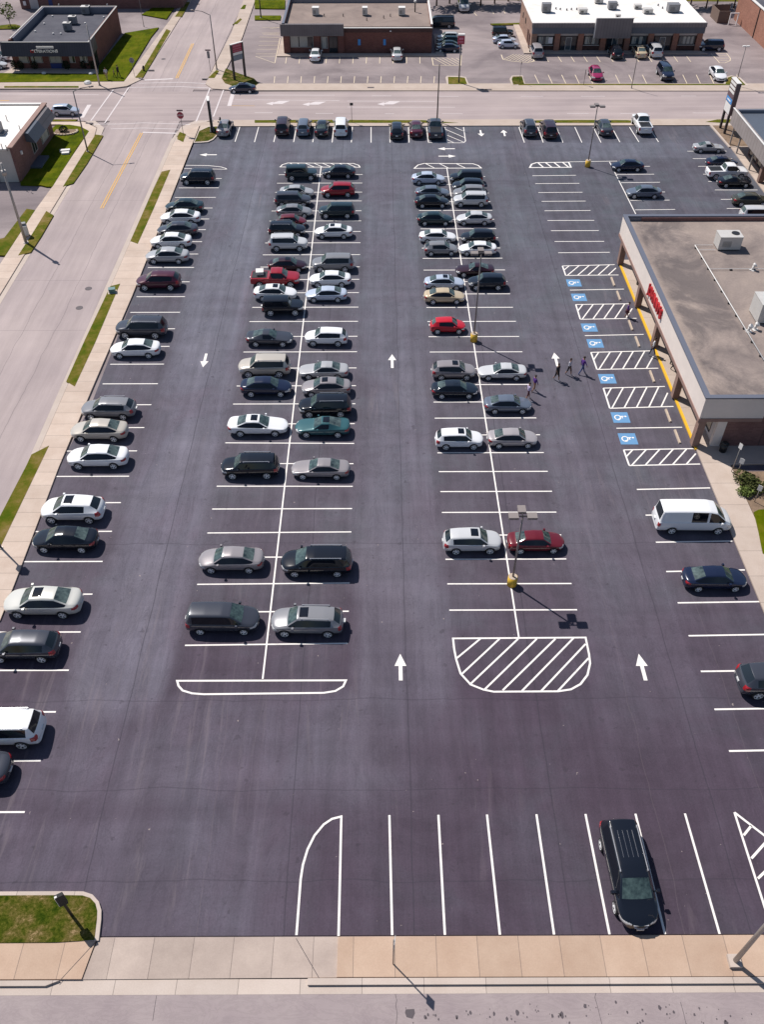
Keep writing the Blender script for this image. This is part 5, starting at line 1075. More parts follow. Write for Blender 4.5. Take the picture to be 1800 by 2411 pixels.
for x_ in xs: s.p('pier', 'brick_tan' if x_ < 26 else 'brick_orange', (x_-.1, x_+.8, 155.9, 156.298, -.05, 2.74))
for i in range(7):
    x0, x1 = xs[i]+1.0, xs[i+1]-.3
    if i in (1, 3, 5): s.window(x0, x1, .1, 2.25, 156.2, -1, 'window_dark', 'dark_frame', 'x', 3); dd = s.p('door', 'frame', ((x0+x1)/2-.5, (x0+x1)/2+.5, 156.1, 156.12, .1, 2.1)); s.p('door_glass', 'window_teal', ((x0+x1)/2-.4, (x0+x1)/2+.4, 156.08, 156.098, .2, 2.0), parent=dd)
    else: s.window(x0, x1, .95, 2.25, 156.2, -1, 'window_teal', 'dark_frame', 'x', 4, [(.05, .35), (.5, .75)] if i != 6 else [(.2, .45), (.45, .7), (.7, .92)]); s.p('sill', 'frame', (x0-.1, x1+.1, 156.05, 156.195, .82, .92))
s.p('poster', 'letter_white', (28.2, 28.9, 156.08, 156.12, 1.15, 2.1)); s.p('side_door', 'door_brown', (25.2, 25.298, 157.2, 158.2, 0, 2.2)); s.p('side_window', 'door_brown', (25.2, 25.298, 159.3, 160.2, .4, 2.3)); s.p('side_vent', 'dark_frame', (25.22, 25.298, 163.6, 164.1, 2.2, 3)); s.p('side_vent', 'dark_frame', (25.22, 25.298, 167, 167.5, 2.2, 3))
for x_, y_, w_, h_, m_, l_ in ((237, 80, .75, 1.3, 'hvac_grey', 'grey louvred unit at the left end of the white roof'), (475, 88, .7, .7, 'hvac', 'low beige unit second from the left on the white roof'), (665, 62, .7, 1.1, 'hvac_grey', 'brown-grey unit right behind the sign board on the white roof'),
        (895, 88, .75, .7, 'hvac', 'low beige unit second from the right on the white roof'), (1058, 78, .95, 1.2, 'hvac_grey', 'large grey unit at the right end of the white roof'), (830, 58, .6, .6, 'hvac', 'small pale vent box in the middle of the white roof'), (578, 22, .7, 1.0, 'hvac', 'pale box at the rear edge of the white roof'), (703, 118, .4, .5, 'hvac', 'small pale box just behind the sign board')):
    p = G('V', x_, y_, 4.32); hvac(p.x-w_, p.x+w_, p.y-w_*.8, p.y+w_*.8, 4.32, 4.32+h_, l_, m_, False)
for x_, y_ in ((302, 62), (330, 66), (402, 66), (437, 66), (703, 40), (815, 62), (965, 40), (993, 58), (1095, 62), (372, 70)):
    p = G('V', x_, y_, 4.32); r = empty('roof_vent', (p.x, p.y, 4.32), 0, 'small dark vent on the white roof', 'vent', 'small vents on the white roof'); b = B(); b.cyl((0, 0, 0), (0, 0, .3), .13, n=8); b.done('pipe', 'hvac_grey', r)
# --- brick corner building far right, fence
s = Bld('orange_brick_building', (75, 165, 0), 'tall orange brick building cut off by the top right corner')
s.p('wall', 'brick_orange', (65.1, 65.4, 140, 174.5, -.05, 4.6), (65.4, 90, 174.2, 174.5, -.05, 4.6)); s.p('roof', 'roof_black', (65.4, 90, 140, 174.2, 4.0, 4.15)); s.p('coping', 'coping_white', (65.0, 65.5, 139.9, 174.6, 4.6, 4.7)); s.p('downpipe', 'dark_frame', (64.98, 65.08, 163.2, 163.35, 0, 4.5))
r = empty('timber_enclosure', (63.2, 174.2, 0), 0, 'brown timber bin enclosure by the orange brick building', 'fence'); part('panel', 'wood_fence', r, (-1.9, -1.8, -2.2, 2.2, -.05, 1.9), (-1.8, 1.4, 2.1, 2.2, -.05, 1.9), (-1.8, .2, -2.2, -2.1, -.05, 1.9)); part('gate_post', 'letter_white', r, (-.2, -.05, -3.4, -3.2, -.05, 1.9), (1.2, 1.35, -3.4, -3.2, -.05, 1.9), (-.05, 1.2, -3.38, -3.22, 1.75, 1.9))
# --- dark-roofed shop, top left
s = Bld('dark_roofed_shop', (-52, 157, 0), 'brick shop with flat black roof, dark ribbed mansard and pale sign, top left')
s.p('wall', 'brick_red', (-58.7, -45.9, 147.6, 147.9, .0, 3.3), (-46.0, -45.7, 147.9, 166.9, 0, 4.15), (-58.7, -46, 166.6, 166.9, 0, 4.15), (-58.7, -58.4, 147.9, 166.6, 0, 4.15))
s.p('roof', 'roof_black', (-58.2, -46.01, 147.3, 166.4, 3.0, 3.12)); s.p('parapet', 'coping', (-58.35, -46.0, 166.4, 166.58, 3.0, 4.15), (-58.38, -58.2, 149, 166.4, 3.0, 4.15), (-46.0, -45.99, 148, 166.4, 3.0, 4.14))
s.p('coping', 'frame', (-58.72, -58.5, 148.6, 166.95, 4.15, 4.2), (-58.5, -45.62, 166.72, 166.95, 4.15, 4.2), (-45.84, -45.62, 146.6, 166.72, 4.15, 4.2), (-59.3, -45.84, 146.6, 146.78, 4.15, 4.2))
b = B(); b.prismv([Vector((-59.6, 146.0, 2.3)), Vector((-59.6, 146.65, 4.15)), Vector((-59.6, 147.2, 4.15)), Vector((-59.6, 147.59, 2.3))], Vector((14.2, 0, 0))); s.add(b.done('mansard', 'metal_dark'))
b = B(); b.prismv([Vector((-45.35, 146.0, 2.3)), Vector((-45.68, 146.65, 4.14)), Vector((-45.7, 147.2, 4.14)), Vector((-45.7, 150.2, 4.14)), Vector((-45.7, 150.6, 2.3))], Vector((.12, 0, 0))); s.add(b.done('mansard_side', 'metal_dark_y'))
sg = s.p('sign_panel', 'sign_white', (-53.9, -51.2, 146.12, 146.22, 3.42, 3.72)); s.p('sign_mark', 'sign_red', (-54.9, -54.3, 145.95, 146.05, 2.85, 3.15)); 
t = text_mesh('ALTERATIONS', .62, .03, 'sign_white', 'sign_lettering', .02); t.matrix_world = Matrix.Translation((-52.7, 145.98, 3.05)) @ Matrix.Rotation(PI/2, 4, 'X') @ Matrix.Diagonal((1.05, .9, 1, 1)); lp(s.r, t)
for x0, x1, bl in ((-57.6, -56.1, [(0, .9)]), (-55.7, -53.9, [(0, .25), (.3, .95)]), (-52.8, -50.8, [(.05, .5), (.5, .95)]), (-49.6, -48.7, [(0, .6)]), (-47.9, -46.7, [(0, .4), (.6, .9)])): s.window(x0, x1, .9, 2.25, 147.58, -1, 'window_dark', 'frame', 'x', 2, bl)
s.p('blue_panel', 'door_blue', (-52.8, -50.8, 147.5, 147.598, .05, .85)); s.p('corner_glass', 'window_dark', (-45.69, -45.64, 148.3, 149.8, .1, 2.3))
for x_, y_, w_, l_ in ((1115, 150, .7, 'rear grey cooling unit on the black roof, top left'), (948, 280, .6, 'middle grey cooling unit on the black roof, top left'), (880, 365, .6, 'front grey cooling unit on the black roof, top left')):
    p = G('R1', x_, y_+45, 3.12); hvac(p.x-w_, p.x+w_, p.y-.1, p.y+w_*1.5, 3.12, 4.3, l_, 'hvac_grey', True, 'hvac')
for x_, y_ in ((785, 155), (1410, 155)):
    p = G('R1', x_, y_, 3.12); r = empty('roof_stack', (p.x, p.y, 3.12), 0, 'thin flue against the rear parapet of the black roof', 'flue', 'flues on the black roof'); b = B(); b.cyl((0, 0, 0), (0, 0, 1.2), .12, n=8); b.done('flue', 'hvac_grey', r)
for x_, y_ in ((683, 222), (575, 320), (460, 420), (692, 450), (790, 450), (1107, 315), (1348, 235)):
    p = G('R1', x_, y_, 3.12); r = empty('roof_vent', (p.x, p.y, 3.12), 0, 'small white vent cap on the black roof, top left', 'vent', 'white vent caps on the black roof'); b = B(); b.cyl((0, 0, 0), (0, 0, .22), .14, n=8); b.done('pipe', 'coping_white', r)
# long brick building behind it
s = Bld('long_brick_building', (-52, 195, 0), 'long low brick building behind the black-roofed shop')
s.p('wall', 'brick_brown', (-68, -37.3, 182.2, 182.5, -.05, 4.3), (-37.6, -37.3, 182.5, 200, -.05, 4.3), (-68, -67.7, 182.5, 200, -.05, 4.3)); s.p('roof', 'slate_blue', (-67.7, -37.6, 182.5, 200, 4.0, 4.1)); s.p('coping', 'coping_white', (-68.1, -37.2, 182.0, 182.45, 4.3, 4.42))
s.p('door', 'door_white', (-66.2, -64.6, 182.12, 182.19, 0, 3.4)); s.p('door', 'door_blue', (-62.6, -61.9, 182.12, 182.19, 0, 2.6)); s.p('meter_box', 'letter_white', (-67.4, -66.9, 182.02, 182.19, .6, 1.3))
# --- white-roofed house left
s = Bld('white_roofed_house', (-52, 112, 0), 'brick house with white flat roof and grey awnings at the left edge')
s.p('wall', 'brick_brown', (-45.1, -44.8, 104.7, 119.7, 0, 4.2), (-80, -45.1, 119.4, 119.7, 0, 4.2)); s.p('rear_wall', 'wall_white', (-80, -45.1, 104.8, 105.1, 0, 4.1)); s.p('roof', 'roof_white', (-80, -45.3, 105.0, 119.3, 4.0, 4.12))
s.p('coping', 'fascia_brown', (-45.35, -44.7, 104.6, 119.8, 4.2, 4.34)); s.p('rear_gutter', 'coping_white', (-80, -45.4, 104.6, 104.98, 4.0, 4.16), (-80, -45.4, 119.35, 119.8, 4.2, 4.32)); s.p('door', 'door_brown', (-48.9, -47.5, 104.72, 104.79, .1, 2.4))
s.window(110.9, 112.6, 1.0, 3.0, -44.8, 1, 'window_dark', 'frame', 'y', 2); s.window(114.6, 117.8, .8, 3.2, -44.8, 1, 'window_teal', 'frame', 'y', 2, [(.1, .9)])
for y_a, y_b, m_ in ((109.6, 114.0, 'slate_blue'), (114.0, 118.8, 'metal_grey')):
    b = B(); b.prismv([Vector((-44.79, y_a, 4.18)), Vector((-44.3, y_a, 4.1)), Vector((-43.6, y_a, 2.9)), Vector((-44.79, y_a, 3.1))], Vector((0, y_b-y_a-.01, 0))); s.add(b.done('awning', m_))
s.p('step', 'slate_blue', (-44.79, -43.4, 108.6, 112.2, .0, .35)); s.p('wall_lamp', 'letter_white', (-44.78, -44.6, 106.8, 107.1, 2.6, 3.0))
for x_, y_ in ((95, 330), (265, 460), (35, 700), (95, 720)):
    p = G('Q', x_, y_+30, 4.12); r = empty('roof_pipe', (p.x, p.y, 4.12), 0, 'thin dark vent pipe on the white-roofed house', 'pipe', 'vent pipes on the white-roofed house'); b = B(); b.cyl((0, 0, 0), (0, 0, .7), .05, n=8); b.done('pipe', 'pole_dark', r)
p = G('Q', 5, 520, 4.12); r = empty('rooftop_unit', (p.x-.4, p.y, 4.12), 0, 'grey metal box on the white-roofed house at the left edge', 'roof unit'); part('casing', 'hvac_grey', r, (-.6, .7, -.5, .6, 0, 1.3)); part('skirt', 'hvac_grey', r, (-.9, 1.1, -.8, .9, .005, .2))
# grass bed with stones
p = G('Q', 840, 500, .17); r = empty('stone_bed', (p.x, p.y, .17), 0, 'stone edged bed with a plum shrub on the corner lawn', 'flower bed')
b = B()
for k in range(14):
    a_ = PI*(1.05+k/12); b.box(math.cos(a_)*1.7-.15, math.cos(a_)*1.7+.15, math.sin(a_)*1.2-.13, math.sin(a_)*1.2+.13, -.02, .14)
b.done('edging', 'stop_concrete', r)
def leafball(name, m, parent, centers, n, size, seed=1):
    rnd = random.Random(seed); b = B()
    for c_, rad in centers:
        c_ = Vector(c_)
        for i in range(int(n*rad[0]*rad[1])):
            v = Vector((rnd.gauss(0, 1), rnd.gauss(0, 1), rnd.gauss(0, 1))).normalized(); rr = rnd.uniform(.55, 1.06)**.6
            p = c_+Vector((v.x*rad[0]*rr, v.y*rad[1]*rr, v.z*rad[2]*rr)); q = Vector((rnd.gauss(0, 1), rnd.gauss(0, 1), rnd.gauss(0, .8)+.5)).normalized().to_track_quat('Z', 'Y'); sz = size*rnd.uniform(.6, 1.3)
            vs = [b.bm.verts.new(p+q@Vector(t_)*sz) for t_ in ((-1, -.35, 0), (0, -.6, .1), (1, -.1, 0), (.2, .6, -.05), (-.7, .4, .1))]; b.bm.faces.new(vs)
    return b.done(name, m, parent)
leafball('shrub_foliage', 'leaf_dark', r, [((-.1, 0, .35), (.6, .5, .45))], 900, .10, 3)
b = B(); b.box(-1.4, 1.4, -1.0, .9, -.03, .02); b.done('bed_soil', 'soil', r)
def shrub(x, y, rad, h, label, group, m='leaf', z=.12, seed=0):
    r = empty('shrub', (x, y, z), seed, label, 'shrub', group); rnd = random.Random(seed)
    leafball('foliage', m, r, [((rnd.uniform(-.4, .4)*rad, rnd.uniform(-.4, .4)*rad, h*.5), (rad*.7, rad*.7, h*.55)) for _ in range(4)], 420, .09, seed)
    b = B(); b.cyl((0, 0, -.02), (0, 0, h*.5), .04, n=6); b.done('stem', 'bark', r); return r
SP = [G('J', *q_, .1) for q_ in ((1450, 570), (1560, 640), (1455, 660), (1530, 590))]
for i, (x_, y_, rd, hh, l_) in enumerate(((30.4, 47.9, 1.0, .8, 'low green shrub left of the others in the brown bed by the shop'), (31.4, 47.1, .85, .7, 'green shrub nearest the parked green car in the brown bed'), (29.9, 46.9, .7, .55, 'smallest green shrub at the front of the brown bed'), (31.9, 48.3, .6, .5, 'small shrub by the short kerb in the brown bed'))):
    x_, y_ = SP[i].x, SP[i].y
    shrub(x_-.0, y_, rd, hh, l_, 'shrubs in the brown bed', 'leaf' if i != 2 else 'leaf_light', .1, i+5)
for i, x_ in enumerate((190/5.507+0, 270/5.507+0, 440/5.507, 870/5.507, 1070/5.507, 1190/5.507)):
    p = P(x_, 905/5.507, .1); shrub(p.x, p.y+.5, .75, 1.15, f"dark clipped shrub {['at the left corner', 'under the first window', 'left of the blue panel', 'right of the blue panel', 'under the last window', 'at the right corner'][i]} of the black-roofed shop", 'shrubs before the black-roofed shop', 'leaf_dark', .1, 20+i)
# short kerb walls at the right
sl_ = slab('curved_kerb', [(32.5, 50.3), (33.0, 50.5), (34.3, 48.0), (33.9, 47.6)], 'kerb_concrete', .35); sl_['label'] = 'short pale kerb wall between the brown bed and the green car'; sl_['category'] = 'kerb wall'; del sl_['kind']
# trees
def tree(x, y, z, H_, R_, label, group, m='leaf_dark', seed=1, n=26, dens=34, size=.26, tr=.16):
    rnd = random.Random(seed); r = empty('tree', (x, y, z), 0, label, 'tree', group)
    b = B(); pts_ = []
    b.cyl((0, 0, -.05), (0, 0, H_*.35), tr, tr*.7, n=8)
    for k in range(9):
        a_ = k*2.4; e = Vector((math.cos(a_)*R_*rnd.uniform(.4, .75), math.sin(a_)*R_*rnd.uniform(.4, .75), H_*rnd.uniform(.5, .9))); b.cyl((0, 0, H_*rnd.uniform(.25, .35)), e, tr*.5, tr*.12, n=6)
    b.done('trunk', 'bark', r)
    cs = []
    for k in range(n):
        a_ = rnd.uniform(0, 2*PI); q = rnd.uniform(.1, .85)*R_; zc = H_*rnd.uniform(.42, .92)*(1-.18*(q/R_)**2); rr = R_*rnd.uniform(.2, .36); cs.append(((math.cos(a_)*q, math.sin(a_)*q, zc), (rr, rr, rr*.75)))
    leafball('crown', m, r, cs, dens, size, seed); return r
tree(-66.4, P(8, 65).y, -.05, 4.0, 1.9, 'small light green tree on the grass island at the left edge', None, 'leaf_light', 4, 16, 60, .16, .08)
pos = []
for i, sx in enumerate((1030, 1062, 1100, 1135, 1170, 1205, 1238, 1275)):
    p = P(sx, 22); tree(p.x, p.y+2.5+(i % 3)*1.5, 0, 7.5+(i*37 % 3), 3.6, ['dark leafy tree right behind the brown-roofed building', 'dark tree just left of the shaded white van', 'dark tree straight behind the shaded white van', 'dark tree just right of the shaded white van', 'dark tree between the shaded van and the white roof', 'dark tree over the shaded empty bays', 'dark tree left of the white-roofed shops', 'dark tree touching the rear left corner of the white-roofed shops'][i], 'dark trees behind the upper lots', 'leaf_dark', 30+i, 26, 26, .3)
for i, sx in enumerate((1612, 1642, 1672, 1705, 1738, 1768)):
    p = P(sx, 28); tree(p.x, p.y+2.5+(i % 2)*2, 0, 6.5+(i % 3), 3.2, ['dark tree at the rear right corner of the white-roofed shops', 'dark tree right of the white-roofed shops', 'third dark tree left of the timber enclosure', 'second dark tree left of the timber enclosure', 'dark tree just left of the timber enclosure', 'dark tree behind the timber enclosure'][i], 'dark trees behind the upper lots', 'leaf_dark', 50+i, 24, 28, .3)
g = sheet('woodland_floor', [(10, 188), (110, 185), (110, 260), (10, 260)], 'verge_grass', -.03)
# ------------------------------------------------------------------ poles
def lot_lamp(p, h, heads, label, rot=0, r0=.075):
    r = empty('lot_lamp', (p.x, p.y, 0), rot, label, 'lamp post', 'lamp posts of the parking lot')
    b = B(); b.cyl((0, 0, 0), (0, 0, .82), .34, .33, n=22); b.done('base', 'yellow_base', r); b = B(); b.cyl((0, 0, .82), (0, 0, .86), .30, n=22); b.done('base_cap', 'stop_concrete', r)
    b = B(); b.cyl((0, 0, .86), (0, 0, h), r0, r0*.75, n=10); b.done('pole', 'lamp_body', r)
    for a_ in heads:
        c_, s_ = math.cos(a_), math.sin(a_); hd = part('lamp_head', 'lamp_body', r, (.28, .92, -.26, .26, -.02, .16)); hd.location = (0, 0, h-.05); hd.rotation_euler = (0, 0, a_)
        part('lens', 'lamp_lens', hd, (.34, .86, -.2, .2, -.045, -.021)); part('arm', 'pole_dark', hd, (0, .279, -.04, .04, .03, .10))
    return r
lot_lamp(P(1205.7, 1376), 6.7, (0, PI/2, PI), 'yellow-based lamp post with three lamp heads in front of the dark red sedan')
lot_lamp(P(1116, 803), 9.0, (0, PI/2, PI), 'tall yellow-based lamp post right of the small red hatchback')
lot_lamp(P(1384, 393), 7.4, (0, PI, PI/2), 'yellow-based lamp post at the far end of the lot near the short bay row')
def street_pole(b_, h, label, arm=None, m='pole_grey', r0=.11, base=None, extra=None, group='street light poles'):
    p = P(*b_); r = empty('street_pole', (p.x, p.y, 0), 0, label, 'pole', group)
    b = B(); b.cyl((0, 0, 0), (0, 0, h), r0, r0*.6, n=10)
    if extra: b.cyl((0, 0, h*extra), (0, 0, h*extra+.5), r0*1.5, n=8)
    b.done('pole', m, r)
    b = B(); b.cyl((0, 0, 0), (0, 0, .2), r0*1.9, r0*1.7, n=10); b.done('foot', 'pole_light', r)
    if arm:
        dx, dy, dz = arm; b = B(); b.cyl((0, 0, h-.05), (dx*.5, dy*.5, h+dz*.8), .05, n=6); b.cyl((dx*.5, dy*.5, h+dz*.8), (dx, dy, h+dz), .045, n=6); b.done('arm', m, r)
        u = Vector((dx, dy, 0)).normalized(); b = B(); b.cyl(Vector((dx, dy, h+dz)), Vector((dx, dy, h+dz))+u*.6, .12, .09, n=8); b.done('lamp_head', 'lamp_body', r)
    return r
D2 = 1.0896
street_pole((190*D2, 330*D2), 7.7, 'grey street light with arm on the strip by the white-roofed house', (1.9, .6, .3))
street_pole((216*D2, 187*D2), 8.6, 'tall bare grey pole at the corner before the black-roofed shop', None, 'pole_light', .14)
street_pole((469*D2, 152*D2), 7.9, 'thin street light with left-hand arm beyond the junction', (-2.4, .5, .5))
street_pole((945*D2, 265*D2), 7.6, 'bare dark pole behind the far row of cars', None, 'pole_dark', .1)
street_pole((57*D2, 527*D2), 9.0, 'thick grey pole beside the white mailbox cabinet at the left', None, 'pole_light', .17, extra=.86)
street_pole((1365*D2, 193*D2), 6.0, 'leaning thin pole in front of the white-roofed shops', None, 'pole_grey', .07)
r = street_pole((1728.5, 2266), 9.5, 'thick pale light pole on a concrete foot at the bottom right corner', None, 'pole_light', .13); part('footing', 'kerb_concrete', r, (-.33, .27, -.3, .3, .1, .34))
r = street_pole((4, 1293), 4.3, 'dark pole on the sidewalk cut off by the left edge', None, 'pole_dark', .08); part('box', 'pole_dark', r, (-.25, .25, -.2, .2, 3.6, 4.4))
def twin(b_, h, label):
    r = street_pole(b_, h, label, None, 'pole_grey', .09, group='twin lamp posts'); 
    for a_ in (0, PI): hd = part('lamp_head', 'lamp_body', r, (.1, .6, -.16, .16, -.02, .14)); hd.location = (0, 0, h-.05); hd.rotation_euler = (0, 0, a_)
    return r
r = street_pole((1590*D2, 187*D2), 5.6, 'lamp post with two pale heads behind the brown pylon sign', None, 'pole_grey', .07)
for a_ in (0, PI): hd = part('lamp_head', 'coping_white', r, (.05, .5, -.16, .16, -.02, .14)); hd.location = (0, 0, 5.55); hd.rotation_euler = (0, 0, a_)
p = P(992*D2, 181*D2); r = empty('pole_sign', (p.x, p.y, 0), 0, 'small red and white box sign on a tall pole beside the side bays', 'sign'); b = B(); b.cyl((0, 0, 0), (0, 0, 5.9), .12, .1, n=8); b.done('pole', 'pole_grey', r); bx = part('sign_box', 'sign_maroon', r, (-.5, .5, -.22, .22, 5.6, 6.75)); part('cap', 'coping_white', bx, (-.5, .5, -.3, .3, 6.75, 6.95)); mat('sign_pink', (.5, .16, .24), .5); part('lettering', 'sign_pink', bx, (-.35, .3, -.235, -.222, 6.2, 6.5), (-.4, .35, -.235, -.222, 5.85, 5.98))
p = P(615, 45); street_pole((615, 44), 7, 'dark pole standing on the grass left of the brown-roofed building', None, 'pole_dark', .12)
street_pole((339, 63), 5.5, 'thin pole at the driveway right of the black-roofed shop', None, 'pole_grey', .05)
# ------------------------------------------------------------------ signs
def post_sign(b_, h, label, panel=(.45, .6), face=0.0, m='sign_white', pm='pole_light', z=0, pr=.035, name='post_sign', txt=None, octa=False, plate=False, group=None):
    p = P(b_[0], b_[1], z); r = empty(name, (p.x, p.y, z), face, label, 'sign', group); b = B(); b.cyl((0, 0, 0), (0, 0, h), pr, n=8); b.done('post', pm, r); w, hh = panel
    b = B()
    if octa:
        vs = [Vector((math.cos(PI/8+k*PI/4)*w, -.05, h-w+math.sin(PI/8+k*PI/4)*w)) for k in range(8)]; b.prismv(vs, Vector((0, .02, 0)))
    else: b.box(-w/2, w/2, -.055, -.037, h-hh, h)
    pn = b.done('sign_panel', m, r)
    if txt:
        t = text_mesh(txt, w*.62, .006, 'letter_white', 'lettering'); t.parent = pn; t.location = (0, -.062, h-w if octa else h-hh/2); t.rotation_euler = (PI/2, 0, 0)
    if plate: b = B(); b.box(-.42, .42, -.01, .01, h+.05, h+.25); b.done('street_name_plate', 'sign_plum', r); b = B(); b.cyl((0, 0, h), (0, 0, h+.06), .02, n=6); b.done('bracket', pm, r)
    return r
post_sign((396.5*D2, 291*D2), 3.0, 'red stop sign with a street name plate on the corner of the lot', (.47, .47), 0, 'sign_maroon', 'pole_grey', .12, .035, 'stop_sign', 'STOP', True, True)
post_sign((317, 180), 2.7, 'grey octagonal back of a stop sign beside the upper left sidewalk', (.42, .42), PI, 'hvac_grey', 'pole_grey', .12, .03, 'stop_sign', None, True)
post_sign((496, 168), 2.9, 'narrow pole sign with a dark name plate across the junction', (.42, 1.0), 0, 'hvac_grey', 'pole_dark', .1, .035, plate=True)
post_sign((829, 288), 2.6, 'small dark sign post behind the far row by the cross street', (.45, .35), 0, 'dark_frame', 'pole_dark', .12, .03)
post_sign((1375, 201), 2.2, 'thin sign post on the strip before the white-roofed shops', (.25, .9), 1.3, 'pole_dark', 'pole_dark', .1, .03)
post_sign((1224, 195), 3.0, 'very thin marker post on the island left of the white-roofed shops', (.1, .4), 0, 'pole_dark', 'pole_grey', .15, .025)
post_sign((926.5, 2269), 3.3, 'white-topped sign post standing alone on the near sidewalk', (.42, .62), math.radians(82), 'sign_white', 'pole_grey', .12, .035)
post_sign((1723, 1111), 2.9, 'taller of the two white signs in the brown bed by the shop', (.34, .5), -1.15, 'sign_white', 'pole_light', .1, .03, group='small white signs in the brown bed')
post_sign((1735.5, 1119), 1.75, 'shorter white sign close behind the shrubs in the brown bed', (.36, .5), -.75, 'sign_white', 'pole_light', .1, .03, group='small white signs in the brown bed')
post_sign((1777.5, 1181.5), 1.7, 'white sign nearest the green car at the right edge', (.34, .5), -.75, 'sign_white', 'pole_light', .1, .03, group='small white signs in the brown bed')
# pylons
p, q = P(553, 190.4), P(578, 182.7); c_ = (p+q)/2; ang = math.atan2(q.y-p.y, q.x-p.x)
r = empty('pylon_sign', (c_.x, c_.y, .15), ang, 'tall two-post shop sign with maroon top panel and grey lower panel', 'sign'); L_ = (q-p).length/2
part('post', 'pole_dark', r, (-L_-.14, -L_+.14, -.14, .14, 0, 4.9)); part('post', 'pole_dark', r, (L_-.14, L_+.14, -.14, .14, 0, 4.9)); part('cap', 'coping_white', r, (-L_-.18, L_+.18, -.18, .18, 4.9, 5.0))
p1 = part('sign_panel', 'sign_maroon', r, (-L_+.143, L_-.143, -.1, .1, 3.75, 4.88)); p2 = part('sign_panel', 'sign_white', r, (-L_+.143, L_-.143, -.1, .1, 3.38, 3.72)); part('sign_panel', 'sign_grey', r, (-L_+.143, L_-.143, -.1, .1, 2.6, 3.35))
mat('sign_rose', (.42, .17, .22), .5)
for z_, hh_ in ((4.48, .24), (4.18, .14), (3.88, .14)): part('lettering', 'sign_rose', p1, *[(u-.05*L_, u+.045*L_, -.112, -.102, z_, z_+hh_*(1 if k % 3 else .8)) for k, u in enumerate([L_*(-.7+.15*j) for j in range(10)])])
r = empty('pylon_sign', (47.55, 120.6, .15), 0, 'tall brown pylon sign with stacked white strips and a bright blue band', 'sign')
part('post', 'pole_dark', r, (-.28, .0, -1.15, -.85, 0, 2.4)); part('post', 'pole_dark', r, (-.28, .0, .85, 1.15, 0, 2.4)); cab = part('cabinet', 'sign_brown', r, (-.3, .3, -1.25, 1.25, 2.4, 6.45)); part('cap', 'coping_white', cab, (-.32, .32, -1.27, 1.27, 6.45, 6.52))
part('sign_panel', 'sign_white', cab, (-.33, -.302, -1.1, 1.1, 2.5, 3.65)); part('sign_panel', 'sign_blue', cab, (-.33, -.302, -1.1, 1.1, 3.75, 4.35)); part('lettering', 'letter_white', cab, (-.345, -.332, -.6, .7, 3.95, 4.12))
for z_ in (4.5, 5.0, 5.5, 6.0): part('sign_panel', 'sign_white' if z_ > 4.9 else 'sign_plum', cab, (-.33, -.302, -1.05, 1.05, z_, z_+.3))
r = empty('slab_sign', (-23.3, 121.3, .15), .15, 'narrow upright slab sign on the corner grass island', 'sign'); part('slab', 'pole_dark', r, (-.16, .16, -.9, .9, .1, 4.1)); part('side_face', 'sign_white', r, (.162, .18, -.7, .7, .5, 3.95)); part('cap', 'coping_white', r, (-.18, .18, -.92, .92, 4.1, 4.18)); part('footing', 'dark_frame', r, (-.3, .3, -1.0, 1.0, -.02, .1))
p = P(169, 2154, .15); r = empty('panel_sign', (p.x, p.y, .15), math.radians(28), 'dark narrow panel sign on a post on the bottom left grass island', 'sign')
part('post', 'pole_dark', r, (-.06, .06, -.06, .06, 0, 1.5)); cb = part('sign_box', 'rubber', r, (-.2, .2, -.09, .09, 1.5, 2.55)); part('lamp', 'coping_white', cb, (-.2, -.08, -.09, .0, 2.552, 2.60)); part('edge', 'coping_white', cb, (-.22, -.202, -.09, -.04, 1.55, 2.5))
# ------------------------------------------------------------------ street furniture
for i, (x_, y_) in enumerate(((475, 213), (520, 322), (613, 553), (666, 680), (780, 950), (905, 1255), (977, 1418))):
    p = G('X4', x_, y_); b = B(); b.box(-.1, .1, -.88, .88, .0, .13, 0, .03); o = b.done('wheel_stop', 'stop_concrete'); o.location = p+Vector((0, 0, .003)); o.rotation_euler = (0, 0, -.01)
    tag(o, ['concrete wheel stop of the farthest blue-marked bay', 'concrete wheel stop of the second blue-marked bay from the far end', 'concrete wheel stop of the third blue-marked bay from the far end', 'concrete wheel stop of the middle blue-marked bay', 'concrete wheel stop of the third blue-marked bay from the near end', 'concrete wheel stop of the second nearest blue-marked bay', 'concrete wheel stop of the nearest blue-marked bay'][i], 'wheel stop', 'wheel stops of the accessible bays')
def bin_(x, y, label, r_=.32, h=.95, z=.12, m='black_plastic'):
    r = empty('litter_bin', (x, y, z), 0, label, 'bin'); b = B(); b.cyl((0, 0, 0), (0, 0, h*.85), r_*.86, r_, n=16); b.done('body', m, r); b = B(); b.cyl((0, 0, h*.85), (0, 0, h), r_*1.05, r_*.6, n=16); b.done('lid', m, r)
bin_(P(1702, 1062, .12).x, P(1702, 1062, .12).y, 'black round litter bin against the brick end wall of the shop'); bin_(26.9, 79.2, 'black litter bin under the far end of the arcade', .38, 1.2)
r = empty('cart_rack', (26.95, 77.6, .12), 0, 'dark trolley rack under the far end of the arcade', 'rack')
for k in range(3): part('cart', 'black_plastic', r, (-.25, .25, -.6+k*.45, -.25+k*.45, .25, .9)); part('cart_frame', 'pole_dark', r, (-.2, .2, -.55+k*.45, -.5+k*.45, 0, .25))
p = P(266, 690, .14); r = empty('utility_box', (p.x-.1, p.y+.2, .13), .2, scale=.62, label='small blue-green utility box on the verge between street and lot', cat='utility box'); part('casing', 'utility_green', r, (-.5, .5, -.4, .4, 0, .6)); part('lid', 'utility_green', r, (-.55, .55, -.45, .45, .602, .68)); part('pad', 'kerb_concrete', r, (-.7, .7, -.6, .6, -.05, .02))
